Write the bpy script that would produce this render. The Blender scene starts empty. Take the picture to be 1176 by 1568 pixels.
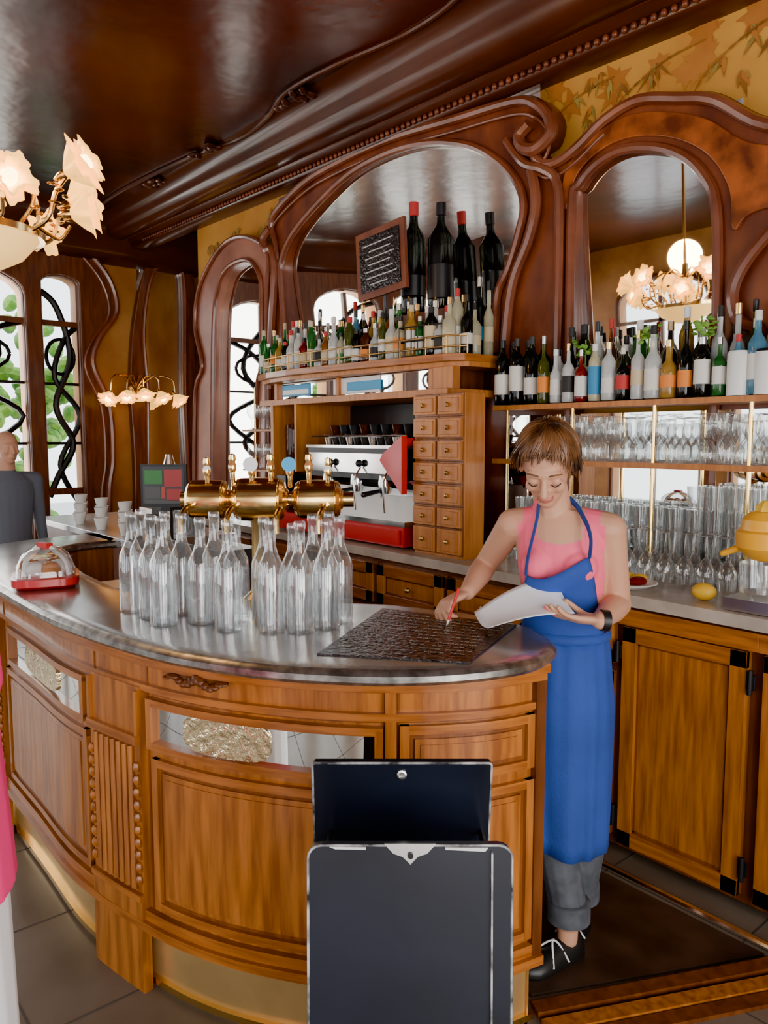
import bpy, math, random
from mathutils import Vector, Matrix
random.seed(7)
D=bpy.data
COL=bpy.context.scene.collection
pi=math.pi
# ------------------------------------------------------------------ materials
def new_mat(name):
    m=D.materials.new(name); m.use_nodes=True; nt=m.node_tree
    b=nt.nodes.get('Principled BSDF'); return m,nt,b
def M(name,col,rough=.5,metal=0,trans=0,ior=1.45,noise=0,nscale=8,bump=0,bscale=40,emit=0,ecol=None,coat=0,stretch=(1,1,1),col2=None,sss=0):
    m,nt,b=new_mat(name)
    b.inputs['Base Color'].default_value=(*col,1); b.inputs['Roughness'].default_value=rough
    b.inputs['Metallic'].default_value=metal; b.inputs['Transmission Weight'].default_value=trans
    b.inputs['IOR'].default_value=ior; b.inputs['Coat Weight'].default_value=coat; b.inputs['Coat Roughness'].default_value=.12
    if sss: b.inputs['Subsurface Weight'].default_value=sss; b.inputs['Subsurface Radius'].default_value=(.02,.008,.004)
    if emit:
        b.inputs['Emission Strength'].default_value=emit; b.inputs['Emission Color'].default_value=(*(ecol or col),1)
    tc=nt.nodes.new('ShaderNodeTexCoord'); mp=nt.nodes.new('ShaderNodeMapping'); mp.inputs['Scale'].default_value=stretch
    nt.links.new(tc.outputs['Object'],mp.inputs[0])
    if noise or col2:
        n=nt.nodes.new('ShaderNodeTexNoise'); n.inputs['Scale'].default_value=nscale; n.inputs['Detail'].default_value=6
        nt.links.new(mp.outputs[0],n.inputs['Vector'])
        r=nt.nodes.new('ShaderNodeValToRGB'); r.color_ramp.elements[0].position=.35; r.color_ramp.elements[1].position=.65
        c2=col2 or tuple(min(1,c*(1+noise)) for c in col); c1=col if col2 else tuple(c*(1-noise) for c in col)
        r.color_ramp.elements[0].color=(*c1,1); r.color_ramp.elements[1].color=(*c2,1)
        nt.links.new(n.outputs['Fac'],r.inputs[0]); nt.links.new(r.outputs[0],b.inputs['Base Color'])
    if bump:
        n=nt.nodes.new('ShaderNodeTexNoise'); n.inputs['Scale'].default_value=bscale; n.inputs['Detail'].default_value=3
        nt.links.new(mp.outputs[0],n.inputs['Vector'])
        bp=nt.nodes.new('ShaderNodeBump'); bp.inputs['Strength'].default_value=bump; bp.inputs['Distance'].default_value=.01
        nt.links.new(n.outputs['Fac'],bp.inputs['Height']); nt.links.new(bp.outputs[0],b.inputs['Normal'])
    return m
def thin_glass(name,tint=(.93,.96,.96),k=.75,base=.06,milk=0):
    m,nt,b=new_mat(name); nt.nodes.remove(b); out=nt.nodes['Material Output']
    t=nt.nodes.new('ShaderNodeBsdfTransparent'); t.inputs[0].default_value=(*tint,1)
    g=nt.nodes.new('ShaderNodeBsdfGlossy'); g.inputs['Roughness'].default_value=.06; g.inputs[0].default_value=(1,1,1,1)
    lw=nt.nodes.new('ShaderNodeLayerWeight'); lw.inputs[0].default_value=.25
    ma=nt.nodes.new('ShaderNodeMath'); ma.operation='MULTIPLY_ADD'; ma.inputs[1].default_value=k; ma.inputs[2].default_value=base
    nt.links.new(lw.outputs['Facing'],ma.inputs[0])
    mx=nt.nodes.new('ShaderNodeMixShader'); nt.links.new(ma.outputs[0],mx.inputs[0]); nt.links.new(t.outputs[0],mx.inputs[1]); nt.links.new(g.outputs[0],mx.inputs[2])
    last=mx
    if milk:
        d=nt.nodes.new('ShaderNodeBsdfTranslucent'); d.inputs[0].default_value=(.9,.93,.95,1); m2=nt.nodes.new('ShaderNodeMixShader'); m2.inputs[0].default_value=milk
        d2=nt.nodes.new('ShaderNodeBsdfDiffuse'); d2.inputs[0].default_value=(.85,.9,.92,1); m3=nt.nodes.new('ShaderNodeMixShader'); m3.inputs[0].default_value=.5
        nt.links.new(d.outputs[0],m3.inputs[1]); nt.links.new(d2.outputs[0],m3.inputs[2])
        nt.links.new(mx.outputs[0],m2.inputs[1]); nt.links.new(m3.outputs[0],m2.inputs[2]); last=m2
    nt.links.new(last.outputs[0],out.inputs[0]); return m
WOOD=M('honey_oak',(.25,.070,.009),.30,col2=(.47,.158,.024),nscale=3,stretch=(14,14,1.3),coat=.35,bump=.05,bscale=30)
WOODH=M('honey_oak_horizontal',(.26,.072,.009),.30,col2=(.45,.145,.022),nscale=3,stretch=(2,2,22),coat=.35)
WOODG=M('honey_oak_recess',(.16,.042,.006),.35,col2=(.26,.075,.012),nscale=3,stretch=(14,14,1.3),coat=.2)  # darker copy of the oak: shade of grooves and undercuts put into its colour
WOODL=M('light_oak',(.38,.125,.022),.4,col2=(.54,.20,.042),nscale=3,stretch=(14,14,1.3),coat=.1)
WOODD=M('dark_walnut',(.10,.028,.009),.32,col2=(.18,.054,.014),nscale=3,stretch=(10,10,1.5),coat=.2)
MAHO=M('mahogany',(.10,.020,.008),.36,col2=(.235,.055,.017),nscale=2.2,stretch=(3,3,1.6),coat=.2)
MAHOL=M('mahogany_edge',(.15,.042,.022),.26,col2=(.26,.08,.04),nscale=4,coat=.35)
BURL=M('burl',(.11,.020,.004),.3,col2=(.42,.095,.012),nscale=9,coat=.25)
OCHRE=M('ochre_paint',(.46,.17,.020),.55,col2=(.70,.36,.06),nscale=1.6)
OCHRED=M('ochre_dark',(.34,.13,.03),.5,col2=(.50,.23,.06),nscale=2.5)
CEIL=M('varnished_ceiling',(.012,.007,.007),.26,col2=(.095,.014,.004),nscale=.8,coat=.1,bump=.9,bscale=3.0)
COVE=M('cove_varnish',(.048,.013,.006),.30,col2=(.09,.024,.009),nscale=1.6,coat=.25)
TILE=M('stone_tile',(.14,.108,.08),.3,col2=(.20,.165,.13),nscale=3)
MAT=M('rubber_mat',(.05,.032,.022),.45,noise=.3)
GROUT=M('grout',(.08,.07,.06),.7)
ZINC=M('pewter',(.46,.45,.44),.2,.8,noise=.2,nscale=4,bump=.03,bscale=20)
ZEDGE=M('pewter_edge',(.40,.39,.37),.3,.9,noise=.4,nscale=30)
BRASS=M('polished_brass',(.95,.66,.26),.17,1)
BRASSD=M('aged_brass',(.62,.40,.15),.3,1,noise=.2)
BRASSK=M('kick_brass',(.80,.54,.22),.28,.75,noise=.15,nscale=4)
CHROME=M('chrome',(.85,.85,.85),.12,1)
STEEL=M('steel',(.6,.6,.6),.3,1)
BLACK=M('black_plastic',(.012,.012,.014),.35)
IRON=M('wrought_iron',(.012,.011,.01),.4,.3)
BOARD=M('black_enamel',(.007,.009,.017),.3,noise=.4,nscale=3,coat=.12,bump=.02)
BEDGE=M('scuffed_edge',(.02,.02,.024),.35,col2=(.45,.45,.46),nscale=26)
MIRROR=M('mirror_glass',(.86,.86,.83),.015,1)
RIPPLE=M('rippled_glass',(.95,.80,.48),.12,.85,bump=1,bscale=38)
WHITE=M('white_ceramic',(.8,.8,.78),.3)
PAPER=M('paper',(.85,.87,.92),.7)
RED=M('red_enamel',(.55,.010,.016),.3,coat=.4)
YEL=M('yellow_plastic',(.9,.42,.015),.35)
MARB=M('pale_counter',(.44,.37,.31),.25,noise=.15)
SLATE=M('slate',(.016,.010,.010),.16,noise=.5,nscale=30,bump=.5,bscale=60)
CHALK=M('chalk',(.55,.55,.53),.8)
GLASS=thin_glass('clear_glass',(.96,.98,.98),.8,.09,.07)
GLASSB=thin_glass('bottle_glass',(.95,.97,.98),.8,.09,.05)
SKIN=M('skin',(.58,.30,.19),.5,sss=.15)
LIP=M('lips',(.45,.13,.10),.45)
PINK=M('pink_cotton',(.90,.13,.22),.8,bump=.1,bscale=120)
HOTP=M('hot_pink',(.92,.035,.22),.8)
BLUE=M('blue_apron_cloth',(.020,.060,.30),.8,noise=.12,nscale=6,bump=.15,bscale=150)
JEAN=M('dark_denim',(.07,.078,.095),.8,noise=.3,nscale=20)
GREYC=M('grey_cloth',(.12,.14,.18),.8)
WHITC=M('white_cloth',(.85,.86,.9),.8)
SHOE=M('black_shoe',(.012,.012,.012),.4)
HAIR=M('brown_hair',(.028,.011,.005),.36,col2=(.20,.082,.030),nscale=14)
EYE=M('dark_line',(.03,.015,.01),.5)
LEMON=M('lemon',(.85,.5,.03),.5)
GREEN=M('leaf_green',(.06,.22,.02),.6,col2=(.22,.42,.06),nscale=6)
BARK=M('bark',(.1,.06,.04),.8)
PAVE=M('pavement',(.5,.5,.5),.8)
BLUEP=M('blue_print',(.05,.35,.65),.5)
SCREEN=M('screen',(.02,.02,.02),.2,emit=.3,ecol=(.02,.02,.03))
SCR=[M('tile_'+n,c,.3,emit=.35,ecol=c) for n,c in (('red',(.3,.02,.02)),('green',(.03,.16,.03)),('orange',(.35,.05,.02)),('grey',(.06,.06,.06)))]
LAMPG=M('lit_shade',(.9,.5,.14),.5,emit=3.0,ecol=(1,.52,.09))
LAMPC=M('lit_bulb',(1,.8,.5),.5,emit=16,ecol=(1,.74,.30))
LAMPB=M('alabaster',(.9,.65,.3),.4,emit=2.2,ecol=(1,.55,.14))
MURAL=M('mural_brown',(.28,.11,.018),.6,noise=.3)
MURALG=M('mural_green',(.33,.24,.05),.6,noise=.3)
MURALO=M('mural_sienna',(.40,.13,.018),.6,col2=(.50,.19,.03),nscale=6)
LQ=[M('glass_'+n,c,.06,trans=.6) for n,c in (('green',(.04,.22,.05)),('dark',(.012,.014,.010)),('amber',(.45,.15,.015)),('clear',(.9,.93,.92)),('brown',(.14,.035,.010)),('olive',(.12,.14,.025)),('blue',(.15,.42,.62)),('red',(.35,.02,.02)),('gold',(.65,.38,.07)),('pale',(.85,.8,.55)))]
LB=[M('label_'+n,c,.6) for n,c in (('white',(.74,.72,.66)),('cream',(.62,.50,.30)),('red',(.5,.03,.03)),('blue',(.04,.25,.5)),('black',(.02,.02,.02)),('orange',(.8,.24,.03)),('green',(.03,.2,.06)),('yellow',(.8,.55,.06)))]
# ------------------------------------------------------------------ mesh builder
class MB:
    def __init__(s): s.v=[];s.f=[];s.m=[];s.mats=[]
    def mi(s,mat):
        if mat not in s.mats: s.mats.append(mat)
        return s.mats.index(mat)
    def add(s,vs,fs,mat):
        o=len(s.v); s.v+= [tuple(v) for v in vs]; i=s.mi(mat)
        for f in fs: s.f.append([o+a for a in f]); s.m.append(i)
    def loft(s,rings,mat,cap=True,closed=True):
        n=len(rings[0]); o=len(s.v)
        for r in rings: s.v+=[tuple(p) for p in r]
        L=len(rings)
        for j in range(L-1):
            mt=mat[min(j,len(mat)-1)] if isinstance(mat,list) else mat
            i=s.mi(mt); j2=(j+1)%L
            for k in range(n if closed else n-1):
                k2=(k+1)%n
                s.f.append([o+j*n+k,o+j*n+k2,o+j2*n+k2,o+j2*n+k]); s.m.append(i)
        if cap and closed:
            a=mat[0] if isinstance(mat,list) else mat; b=mat[-1] if isinstance(mat,list) else mat
            s.f.append([o+k for k in range(n)][::-1]); s.m.append(s.mi(a))
            s.f.append([o+(L-1)*n+k for k in range(n)]); s.m.append(s.mi(b))
    def lathe(s,prof,c,mat,seg=16,T=None,mod=None,cap=True):
        rings=[]
        for j,(r,z) in enumerate(prof):
            R=[]
            for k in range(seg):
                a=2*pi*k/seg; rr=max(r,1e-4)
                if mod: rr*=mod(a,j)
                p=Vector((rr*math.cos(a),rr*math.sin(a),z))
                if T: p=T@p
                R.append(p+Vector(c))
            rings.append(R)
        s.loft(rings,mat,cap)
    def box(s,c,d,mat,rz=0,T=None):
        x,y,z=[q/2 for q in d]; vs=[Vector((i*x,j*y,k*z)) for k in(-1,1) for j in(-1,1) for i in(-1,1)]
        R=T or Matrix.Rotation(rz,3,'Z')
        s.add([R@v+Vector(c) for v in vs],[(0,2,3,1),(4,5,7,6),(0,1,5,4),(2,6,7,3),(0,4,6,2),(1,3,7,5)],mat)
    def tube(s,pts,rad,mat,seg=8,cap=True,flat=None):
        pts=[Vector(p) for p in pts]; n=len(pts)
        if not isinstance(rad,(list,tuple)): rad=[rad]*n
        t0=(pts[1]-pts[0]).normalized(); up=Vector((0,0,1)) if abs(t0.z)<.9 else Vector((1,0,0))
        nrm=(up-t0*up.dot(t0)).normalized(); rings=[]
        for i,p in enumerate(pts):
            t=(pts[min(i+1,n-1)]-pts[max(i-1,0)]).normalized()
            nrm=(nrm-t*nrm.dot(t)).normalized(); b=t.cross(nrm)
            fl=flat or 1
            rings.append([p+(nrm*math.cos(2*pi*k/seg)*rad[i]*fl+b*math.sin(2*pi*k/seg)*rad[i]) for k in range(seg)])
        s.loft(rings,mat,cap)
    def cone(s,p0,r0,p1,r1,mat,seg=14):
        p0=Vector(p0);p1=Vector(p1); d=p1-p0; L=d.length; q=Vector((0,0,1)).rotation_difference(d.normalized()).to_matrix()
        prof=[(r0*math.sin(a),-r0*math.cos(a)) for a in [i*pi/2/4 for i in range(5)]]+[(r1*math.cos(a),L+r1*math.sin(a)) for a in [i*pi/2/4 for i in range(5)]]
        s.lathe(prof,p0,mat,seg,q)
    def ell(s,c,r,mat,T=None,seg=16,n=10):
        prof=[(math.sin(pi*i/n),-math.cos(pi*i/n)) for i in range(n+1)]
        S=Matrix.Diagonal(Vector(r)); s.lathe(prof,c,mat,seg,(T@S) if T else S)
    def prism(s,poly,z0,z1,mat):
        s.loft([[(x,y,z0) for x,y in poly],[(x,y,z1) for x,y in poly]],mat)
    def obj(s,name,smooth=True,ang=35,bevel=0,loc=None,rz=0,parent=None):
        me=D.meshes.new(name); me.from_pydata(s.v,[],s.f); 
        for m in s.mats: me.materials.append(m)
        me.polygons.foreach_set('material_index',s.m)
        if smooth:
            me.polygons.foreach_set('use_smooth',[True]*len(s.f)); me.set_sharp_from_angle(angle=math.radians(ang))
        me.update(); o=D.objects.new(name,me); COL.objects.link(o)
        if bevel:
            b=o.modifiers.new('b','BEVEL'); b.width=bevel; b.segments=2; b.limit_method='ANGLE'
        if loc: o.location=loc
        o.rotation_euler[2]=rz
        if parent: o.parent=parent
        return o
def cr(pts,n=6,closed=False):
    P=[Vector(p) for p in pts]; N=len(P); out=[]
    for i in range(N if closed else N-1):
        g=lambda k:P[k%N] if closed else P[min(max(k,0),N-1)]
        a,b,c,d=g(i-1),g(i),g(i+1),g(i+2)
        for j in range(n):
            t=j/n; out.append(.5*((2*b)+(c-a)*t+(2*a-5*b+4*c-d)*t*t+(3*b-a-3*c+d)*t**3))
    if not closed: out.append(P[-1])
    return out
def plate(name,outer,holes,plane,pos,th,mat,bev=.012):
    cu=D.curves.new(name,'CURVE'); cu.dimensions='2D'; cu.fill_mode='BOTH'; cu.extrude=th/2-bev; cu.bevel_depth=bev; cu.bevel_resolution=2
    for L in [outer]+holes:
        sp=cu.splines.new('POLY'); sp.points.add(len(L)-1)
        for i,p in enumerate(L): sp.points[i].co=(p[0],p[1],0,1)
        sp.use_cyclic_u=True
    t=D.objects.new('tmp',cu); COL.objects.link(t); dg=bpy.context.evaluated_depsgraph_get()
    me=D.meshes.new_from_object(t.evaluated_get(dg)); D.objects.remove(t)
    for v in me.vertices:
        x,y,z=v.co
        v.co=(x,pos-z,y) if plane=='Y' else (pos+z,x,y)
    me.materials.clear(); me.materials.append(mat)
    me.polygons.foreach_set('use_smooth',[True]*len(me.polygons)); me.set_sharp_from_angle(angle=math.radians(30))
    o=D.objects.new(name,me); COL.objects.link(o); return o
def rect(a,b,c,d): return [(a,b),(c,b),(c,d),(a,d)]
def Wd(r,f,z=0): return Vector((-.766*f+.643*r,.643*f+.766*r,z))
YAW=math.radians(50)
def S2(pts,n=5,closed=True): return [(p.x,p.y) for p in cr([(a,b,0) for a,b in pts],n,closed)]
# ------------------------------------------------------------------ room shell
b=MB(); b.box((-2.75,-.1,-.05),(9.9,8.2,.1),TILE)
for i in range(20): b.box((-7.5+i*.5,-.1,.0006),(.006,8,.001),GROUT)
for i in range(17): b.box((-2.75,-4+i*.5,.0006),(9.5,.006,.001),GROUT)
b.obj('floor',False)
b=MB(); b.box((-2.75,-.1,3.56),(9.9,8.2,.12),CEIL); b.obj('ceiling',False)
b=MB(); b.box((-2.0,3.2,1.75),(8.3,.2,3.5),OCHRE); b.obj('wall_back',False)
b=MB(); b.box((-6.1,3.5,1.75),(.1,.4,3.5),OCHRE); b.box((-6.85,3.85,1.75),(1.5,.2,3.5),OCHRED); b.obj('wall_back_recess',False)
WZ=[(-3.7,-2.7),(-2.5,-1.5),(-1.3,-.3),(-.1,.9),(1.15,2.06),(2.18,2.54)]
def warch(a,c,z0,z1): 
    m=(a+c)/2; w=(c-a)/2
    return [(a,z0),(c,z0),(c,z1-w*.5)]+[(m+w*math.cos(t),z1-w*.5+w*.5*math.sin(t)) for t in [pi*i/10 for i in range(1,10)]]+[(a,z1-w*.5)]
holes=[warch(a,c,.3,3.05) for a,c in WZ]
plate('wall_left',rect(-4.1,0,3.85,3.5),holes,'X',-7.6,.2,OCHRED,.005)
FW=[(-6.6,-5.2),(-4.8,-3.4),(-3.0,-1.6),(-1.2,.2),(.5,1.7)]
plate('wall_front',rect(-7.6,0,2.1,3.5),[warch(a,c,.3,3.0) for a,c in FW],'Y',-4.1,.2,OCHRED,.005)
RW=[(-3.4,-2.0),(-1.6,-.2),(.2,1.6)]  # openings added in the unseen right wall to let fill light in
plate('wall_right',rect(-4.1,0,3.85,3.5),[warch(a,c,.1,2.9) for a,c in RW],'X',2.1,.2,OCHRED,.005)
for i,(a,c) in enumerate(WZ):
    b=MB(); x=-7.47; w=c-a
    pr=[(x,p[0],p[1]) for p in warch(a,c,.3,3.05)]; b.tube(pr+[pr[0]],.03,WOODD,8)
    b.box((x-.02,(a+c)/2,2.6),(.05,w,.05),WOODD); b.box((x-.02,(a+c)/2,1.05),(.05,w,.06),WOODD)
    if w>.5: b.box((x-.02,(a+c)/2,1.7),(.05,.05,2.6),WOODD)
    for zz in (1.5,2.05): b.box((x-.03,(a+c)/2,zz),(.03,w,.025),IRON)
    q=[(x-.03,a+w*u,z) for u,z in ((.0,2.9),(.45,2.75),(.75,2.3),(.35,1.85),(.75,1.5),(.35,1.2),(.1,1.0))]; b.tube(cr(q),.030,IRON,8)
    q=[(x-.03,a+w*u,z) for u,z in ((1,2.6),(.6,2.45),(.35,2.1),(.95,1.75),(.4,1.3),(.9,.9))]; b.tube(cr(q),.026,IRON,8)
    q=[(x-.03,a+w*(.5+.35*math.cos(t)),2.3+.16*math.sin(t)) for t in [2*pi*k/16 for k in range(17)]]; b.tube(q,.018,IRON,6)
    b.obj('window_%d'%(i+1))
for i,(a,c) in enumerate(FW):
    b=MB(); y=-3.97; pr=[(p[0],y,p[1]) for p in warch(a,c,.3,3.0)]; b.tube(pr+[pr[0]],.04,WOODD,8)
    b.box(((a+c)/2,y,2.4),(c-a,.05,.05),WOODD); b.box(((a+c)/2,y,1.6),(.06,.05,2.6),WOODD); b.obj('window_%d'%(i+7))
for i,(a,c) in enumerate(RW):  # frames for the added fill-light openings
    b=MB(); x=1.97; pr=[(x,p[0],p[1]) for p in warch(a,c,.1,2.9)]; b.tube(pr+[pr[0]],.04,WOODD,8)
    b.box((x,(a+c)/2,2.3),(.05,c-a,.05),WOODD); b.box((x,(a+c)/2,1.5),(.05,.06,2.7),WOODD); b.obj('window_%d'%(i+12))
o=S2([(2.76,.02),(2.76,.98),(2.81,1.36),(2.79,1.87),(2.65,2.24),(2.72,2.49),(2.89,2.75),(2.83,3.05),(2.6,3.32)],5,False)
plate('window_woodwork',[(-3.95,.02)]+o+[(-3.95,3.36)],holes,'X',-7.46,.08,WOODD)
b=MB(); b.tube([(-7.41,p[0]-.02,p[1]) for p in o],.03,MAHOL,8); b.tube([(-7.42,p[0]-.09,p[1]-.03) for p in o],.014,MAHOL,8); b.obj('trim_1')
nf=S2([(3.0,.05),(3.02,1.3),(3.0,2.0),(3.05,2.64),(3.2,3.25),(3.37,3.42),(3.56,3.4),(3.68,3.2),(3.68,2.0),(3.7,.05)],5,False)
nm=S2([(3.14,1.1),(3.16,2.0),(3.14,2.6),(3.22,3.08),(3.35,3.28),(3.5,3.26),(3.58,3.08),(3.56,2.0),(3.58,1.1)],5,False)
plate('narrow_mirror_frame',nf,[nm],'X',-7.46,.08,WOODD)
b=MB(); b.box((-7.49,3.36,2.2),(.01,.5,2.35),MIRROR); b.obj('narrow_wall_mirror',False)
b=MB(); b.tube([(-7.41,p[0],p[1]) for p in nm],.018,MAHOL,8); b.obj('trim_2')
# back wall frames
big=[(-4.63,1.98),(-4.63,2.12),(-4.68,2.60),(-4.67,2.78),(-4.53,2.93),(-4.22,3.07),(-3.87,3.17),(-3.5,3.19),(-3.18,3.15),(-2.88,3.05),(-2.68,2.92),(-2.55,2.78),(-2.51,2.66),(-2.54,2.54),(-2.60,2.39),(-2.67,2.27),(-2.68,2.05),(-2.68,1.98)]
bigS=S2(big,5,False)
rg=[(-2.21,1.05),(-2.22,1.76),(-2.23,2.59),(-2.19,2.69),(-2.09,2.76),(-1.96,2.78),(-1.80,2.74),(-1.68,2.67),(-1.60,2.58),(-1.55,2.47),(-1.53,2.24),(-1.52,1.73),(-1.52,1.05)]
rgS=S2(rg,5,False)
top=[(-4.80,3.04),(-4.73,3.14),(-4.37,3.25),(-4.01,3.28),(-3.5,3.28),(-2.98,3.23),(-2.58,3.19),(-2.44,3.13),(-2.36,3.03),(-2.38,2.94),(-2.45,2.91),(-2.39,2.85),(-2.30,2.84),(-2.19,2.88),(-2.06,2.95),(-1.90,2.98),(-1.72,2.93),(-1.56,2.87),(-1.36,2.72),(-1.1,2.66),(-.6,2.7)]
topS=S2(top,5,False)
left=[(-4.85,1.0),(-4.85,1.9),(-4.78,2.4),(-4.72,2.8),(-4.80,3.04)]
leftS=S2(left,5,False)
plate('mirror_woodwork',topS+[(-.6,1.0)]+leftS[:-1],[bigS,rgS],'Y',3.05,.1,MAHO)
lf=[(-6.08,1.0),(-6.08,1.27),(-6.02,1.94),(-5.89,2.14),(-6.0,2.47),(-5.94,2.73),(-5.76,2.91),(-5.49,3.04),(-5.23,3.05),(-4.98,2.97),(-4.84,2.86),(-4.86,2.6),(-4.88,2.0),(-4.90,1.0)]
lfS=S2(lf,5,False)
lg=[(-5.77,1.05),(-5.77,1.29),(-5.69,2.44),(-5.6,2.73),(-5.49,2.84),(-5.29,2.88),(-5.1,2.85),(-4.98,2.74),(-4.95,2.6),(-4.97,2.08),(-5.03,1.89),(-5.08,1.05)]
lgS=S2(lg,5,False)
plate('side_mirror_woodwork',lfS,[lgS],'Y',3.05,.1,M('mauve_mahogany',(.28,.10,.065),.38,col2=(.44,.19,.12),nscale=3,coat=.2))
b=MB()
T=lambda L,y,dx=0,dz=0:[(p[0]+dx,y,p[1]+dz) for p in L]
b.tube(T(bigS,2.99),.022,MAHOL,8); b.tube(T(bigS,2.985,0,.0),.008,BRASSD,6)
b.tube(T(rgS,2.99),.022,MAHOL,8); b.tube(T(topS,2.985,0,-.02),.024,MAHOL,8); b.tube(T(topS[:-30],2.985,0,-.08),.008,MAHOL,8)
b.tube(T(lgS,2.99),.018,MAHOL,8); b.tube(T(lfS,2.985),.018,MAHOL,8); b.tube(T(leftS,2.985),.02,MAHOL,8)
b.tube(cr([(-2.36,2.98,3.03),(-2.34,2.97,2.95),(-2.42,2.96,2.90),(-2.50,2.96,2.93),(-2.53,2.97,2.99),(-2.47,2.97,3.03)]),.03,MAHOL,8)
b.tube(cr([(-2.62,2.98,3.0),(-2.5,2.97,2.86),(-2.38,2.97,2.8),(-2.30,2.97,2.72),(-2.28,2.97,2.5),(-2.29,2.98,1.8)]),.022,MAHOL,8)
b.tube(cr([(-2.46,2.98,2.82),(-2.42,2.97,2.66),(-2.46,2.97,2.5),(-2.56,2.97,2.3),(-2.6,2.97,2.0),(-2.6,2.98,1.8)]),.026,MAHOL,8)
b.tube(cr([(-4.80,2.98,3.02),(-4.88,2.97,2.96),(-4.84,2.97,2.88),(-4.76,2.97,2.86),(-4.73,2.97,2.7),(-4.8,2.98,2.3),(-4.82,2.98,1.9)]),.03,MAHOL,8)
b.tube(cr([(-.9,2.98,2.45),(-1.2,2.97,2.38),(-1.36,2.97,2.27),(-1.45,2.97,2.13),(-1.43,2.97,2.0),(-1.35,2.98,1.94),(-1.33,2.98,1.7)]),.024,MAHOL,8)
b.obj('trim_3')
arc=S2([(-2.30,2.62),(-2.25,2.79),(-2.11,2.88),(-1.95,2.91),(-1.77,2.87),(-1.60,2.79),(-1.40,2.64),(-1.10,2.58),(-.65,2.6)],5,False)
arc2=S2([(-.65,2.4),(-1.15,2.4),(-1.40,2.40),(-1.47,2.35),(-1.49,2.5),(-1.56,2.63),(-1.66,2.72),(-1.8,2.79),(-1.96,2.825),(-2.1,2.805),(-2.21,2.73),(-2.26,2.6)],5,False)
plate('burl_inlay',arc+arc2,[],'Y',2.995,.02,BURL,.004)
def mirror(name,x0,x1,z0,z1,yb,yt):
    b=MB(); b.add([(x0,yb,z0),(x1,yb,z0),(x1,yt,z1),(x0,yt,z1),(x0,yb+.006,z0),(x1,yb+.006,z0),(x1,yt+.006,z1),(x0,yt+.006,z1)],[(0,1,2,3),(7,6,5,4),(0,4,5,1),(3,2,6,7),(0,3,7,4),(1,5,6,2)],MIRROR)
    return b.obj(name,False)
mirror('wall_mirror',-4.75,-2.45,1.95,3.22,3.085,3.02)
mirror('wall_mirror.001',-2.28,-1.47,1.70,2.84,3.085,3.02)
mirror('wall_mirror.002',-5.8,-4.9,1.02,2.93,3.06,3.06)
mirror('wall_mirror.003',-2.60,-.62,1.0,1.66,2.985,2.985)
# cornice (rises very slightly towards the recess)
b=MB()
prof=[(3.1,3.21),(2.97,3.21),(2.955,3.225),(2.955,3.25),(2.92,3.262),(2.90,3.285),(2.86,3.27),(2.80,3.262),(2.75,3.275),(2.71,3.31),(2.70,3.36),(2.695,3.42),(2.66,3.48),(2.58,3.5),(3.1,3.5)]
dz=lambda x,z: z+max(0,-x-1.6)/4.3*.085*max(0,min(1,(3.5-z)/.22))
b.loft([[(x,y,dz(x,z)) for y,z in prof] for x in (-7.5,-6,-4.5,-3,-1.6,2.0)],COVE)
for i in range(150):
    x=-6.9+i*.045; b.ell((x,2.945,dz(x,3.237)),(.014,.014,.016),MAHO,seg=8,n=5)
b.tube([(x,2.90,dz(x,3.288)) for x in (-7.4,-6,-4.5,-3,-1.6,2)],.007,MAHOL,6)
prof2=[(-7.5,3.2),(-7.36,3.22),(-7.25,3.28),(-7.2,3.38),(-7.1,3.48),(-7.0,3.5),(-7.5,3.5)]
b.loft([[(x,y,z) for x,z in prof2] for y in (3.75,-4)],COVE)
b.obj('trim_4',ang=60)
b=MB(); w=cr([(-7.0,2.5,3.49),(-6.3,2.45,3.49),(-5.5,2.50,3.49),(-5.0,2.56,3.49),(-4.57,2.64,3.49),(-4.2,2.6,3.49),(-3.84,2.5,3.49),(-3.42,2.52,3.49),(-2.9,2.60,3.49),(-2.5,2.55,3.49),(-2.2,2.35,3.49),(-2.1,1.9,3.49),(-2.3,1.4,3.49)],8)
b.tube(w,.014,COVE,8)
for cx in (-5.7,-4.9,-3.85):
    for k in range(9): b.ell((cx+random.uniform(-.16,.16),2.56+random.uniform(-.05,.05),3.475),(.04,.022,.02),COVE,Matrix.Rotation(random.uniform(0,3),3,'Z'),8,5)
b.obj('trim_5')
# mural
b=MB(); NL=[0]
def leaf(x,z,L,a,w,mt):
    NL[0]+=1; y=3.098-NL[0]*.000012
    d=Vector((math.cos(a),0,math.sin(a))); n=Vector((-d.z,0,d.x)); p=Vector((x,y,z))
    b.add([p,p+d*L*.35+n*w,p+d*L,p+d*L*.35-n*w],[(0,3,2,1)],mt)
for i in range(26):
    x=random.uniform(-2.9,-.7); z=random.uniform(3.05,3.2)
    for k in range(7): leaf(x,z,random.uniform(.05,.1),k*.9+i,.022,MURALO)
for i in range(90):
    if i<66: x=random.uniform(-2.9,-.7); z=random.uniform(2.86,3.2)
    else: x=random.uniform(-5.95,-4.9); z=random.uniform(2.98,3.22)
    for k in range(5):
        leaf(x,z,random.uniform(.04,.12),random.uniform(-2.4,-.7),random.uniform(.006,.013),random.choice((MURAL,MURALG,MURALO)))
for i in range(5):
    x=-2.6+i*.42; P=cr([(x,0,2.8),(x+.08,0,3.0),(x+.3,0,3.12),(x+.5,0,3.15)])
    for j in range(len(P)-1): 
        d=P[j+1]-P[j]; leaf(P[j].x-d.x*.1,P[j].z-d.z*.1,d.length*1.4,math.atan2(d.z,d.x),.006,MURAL)
b.obj('mural_foliage',False)
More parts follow.
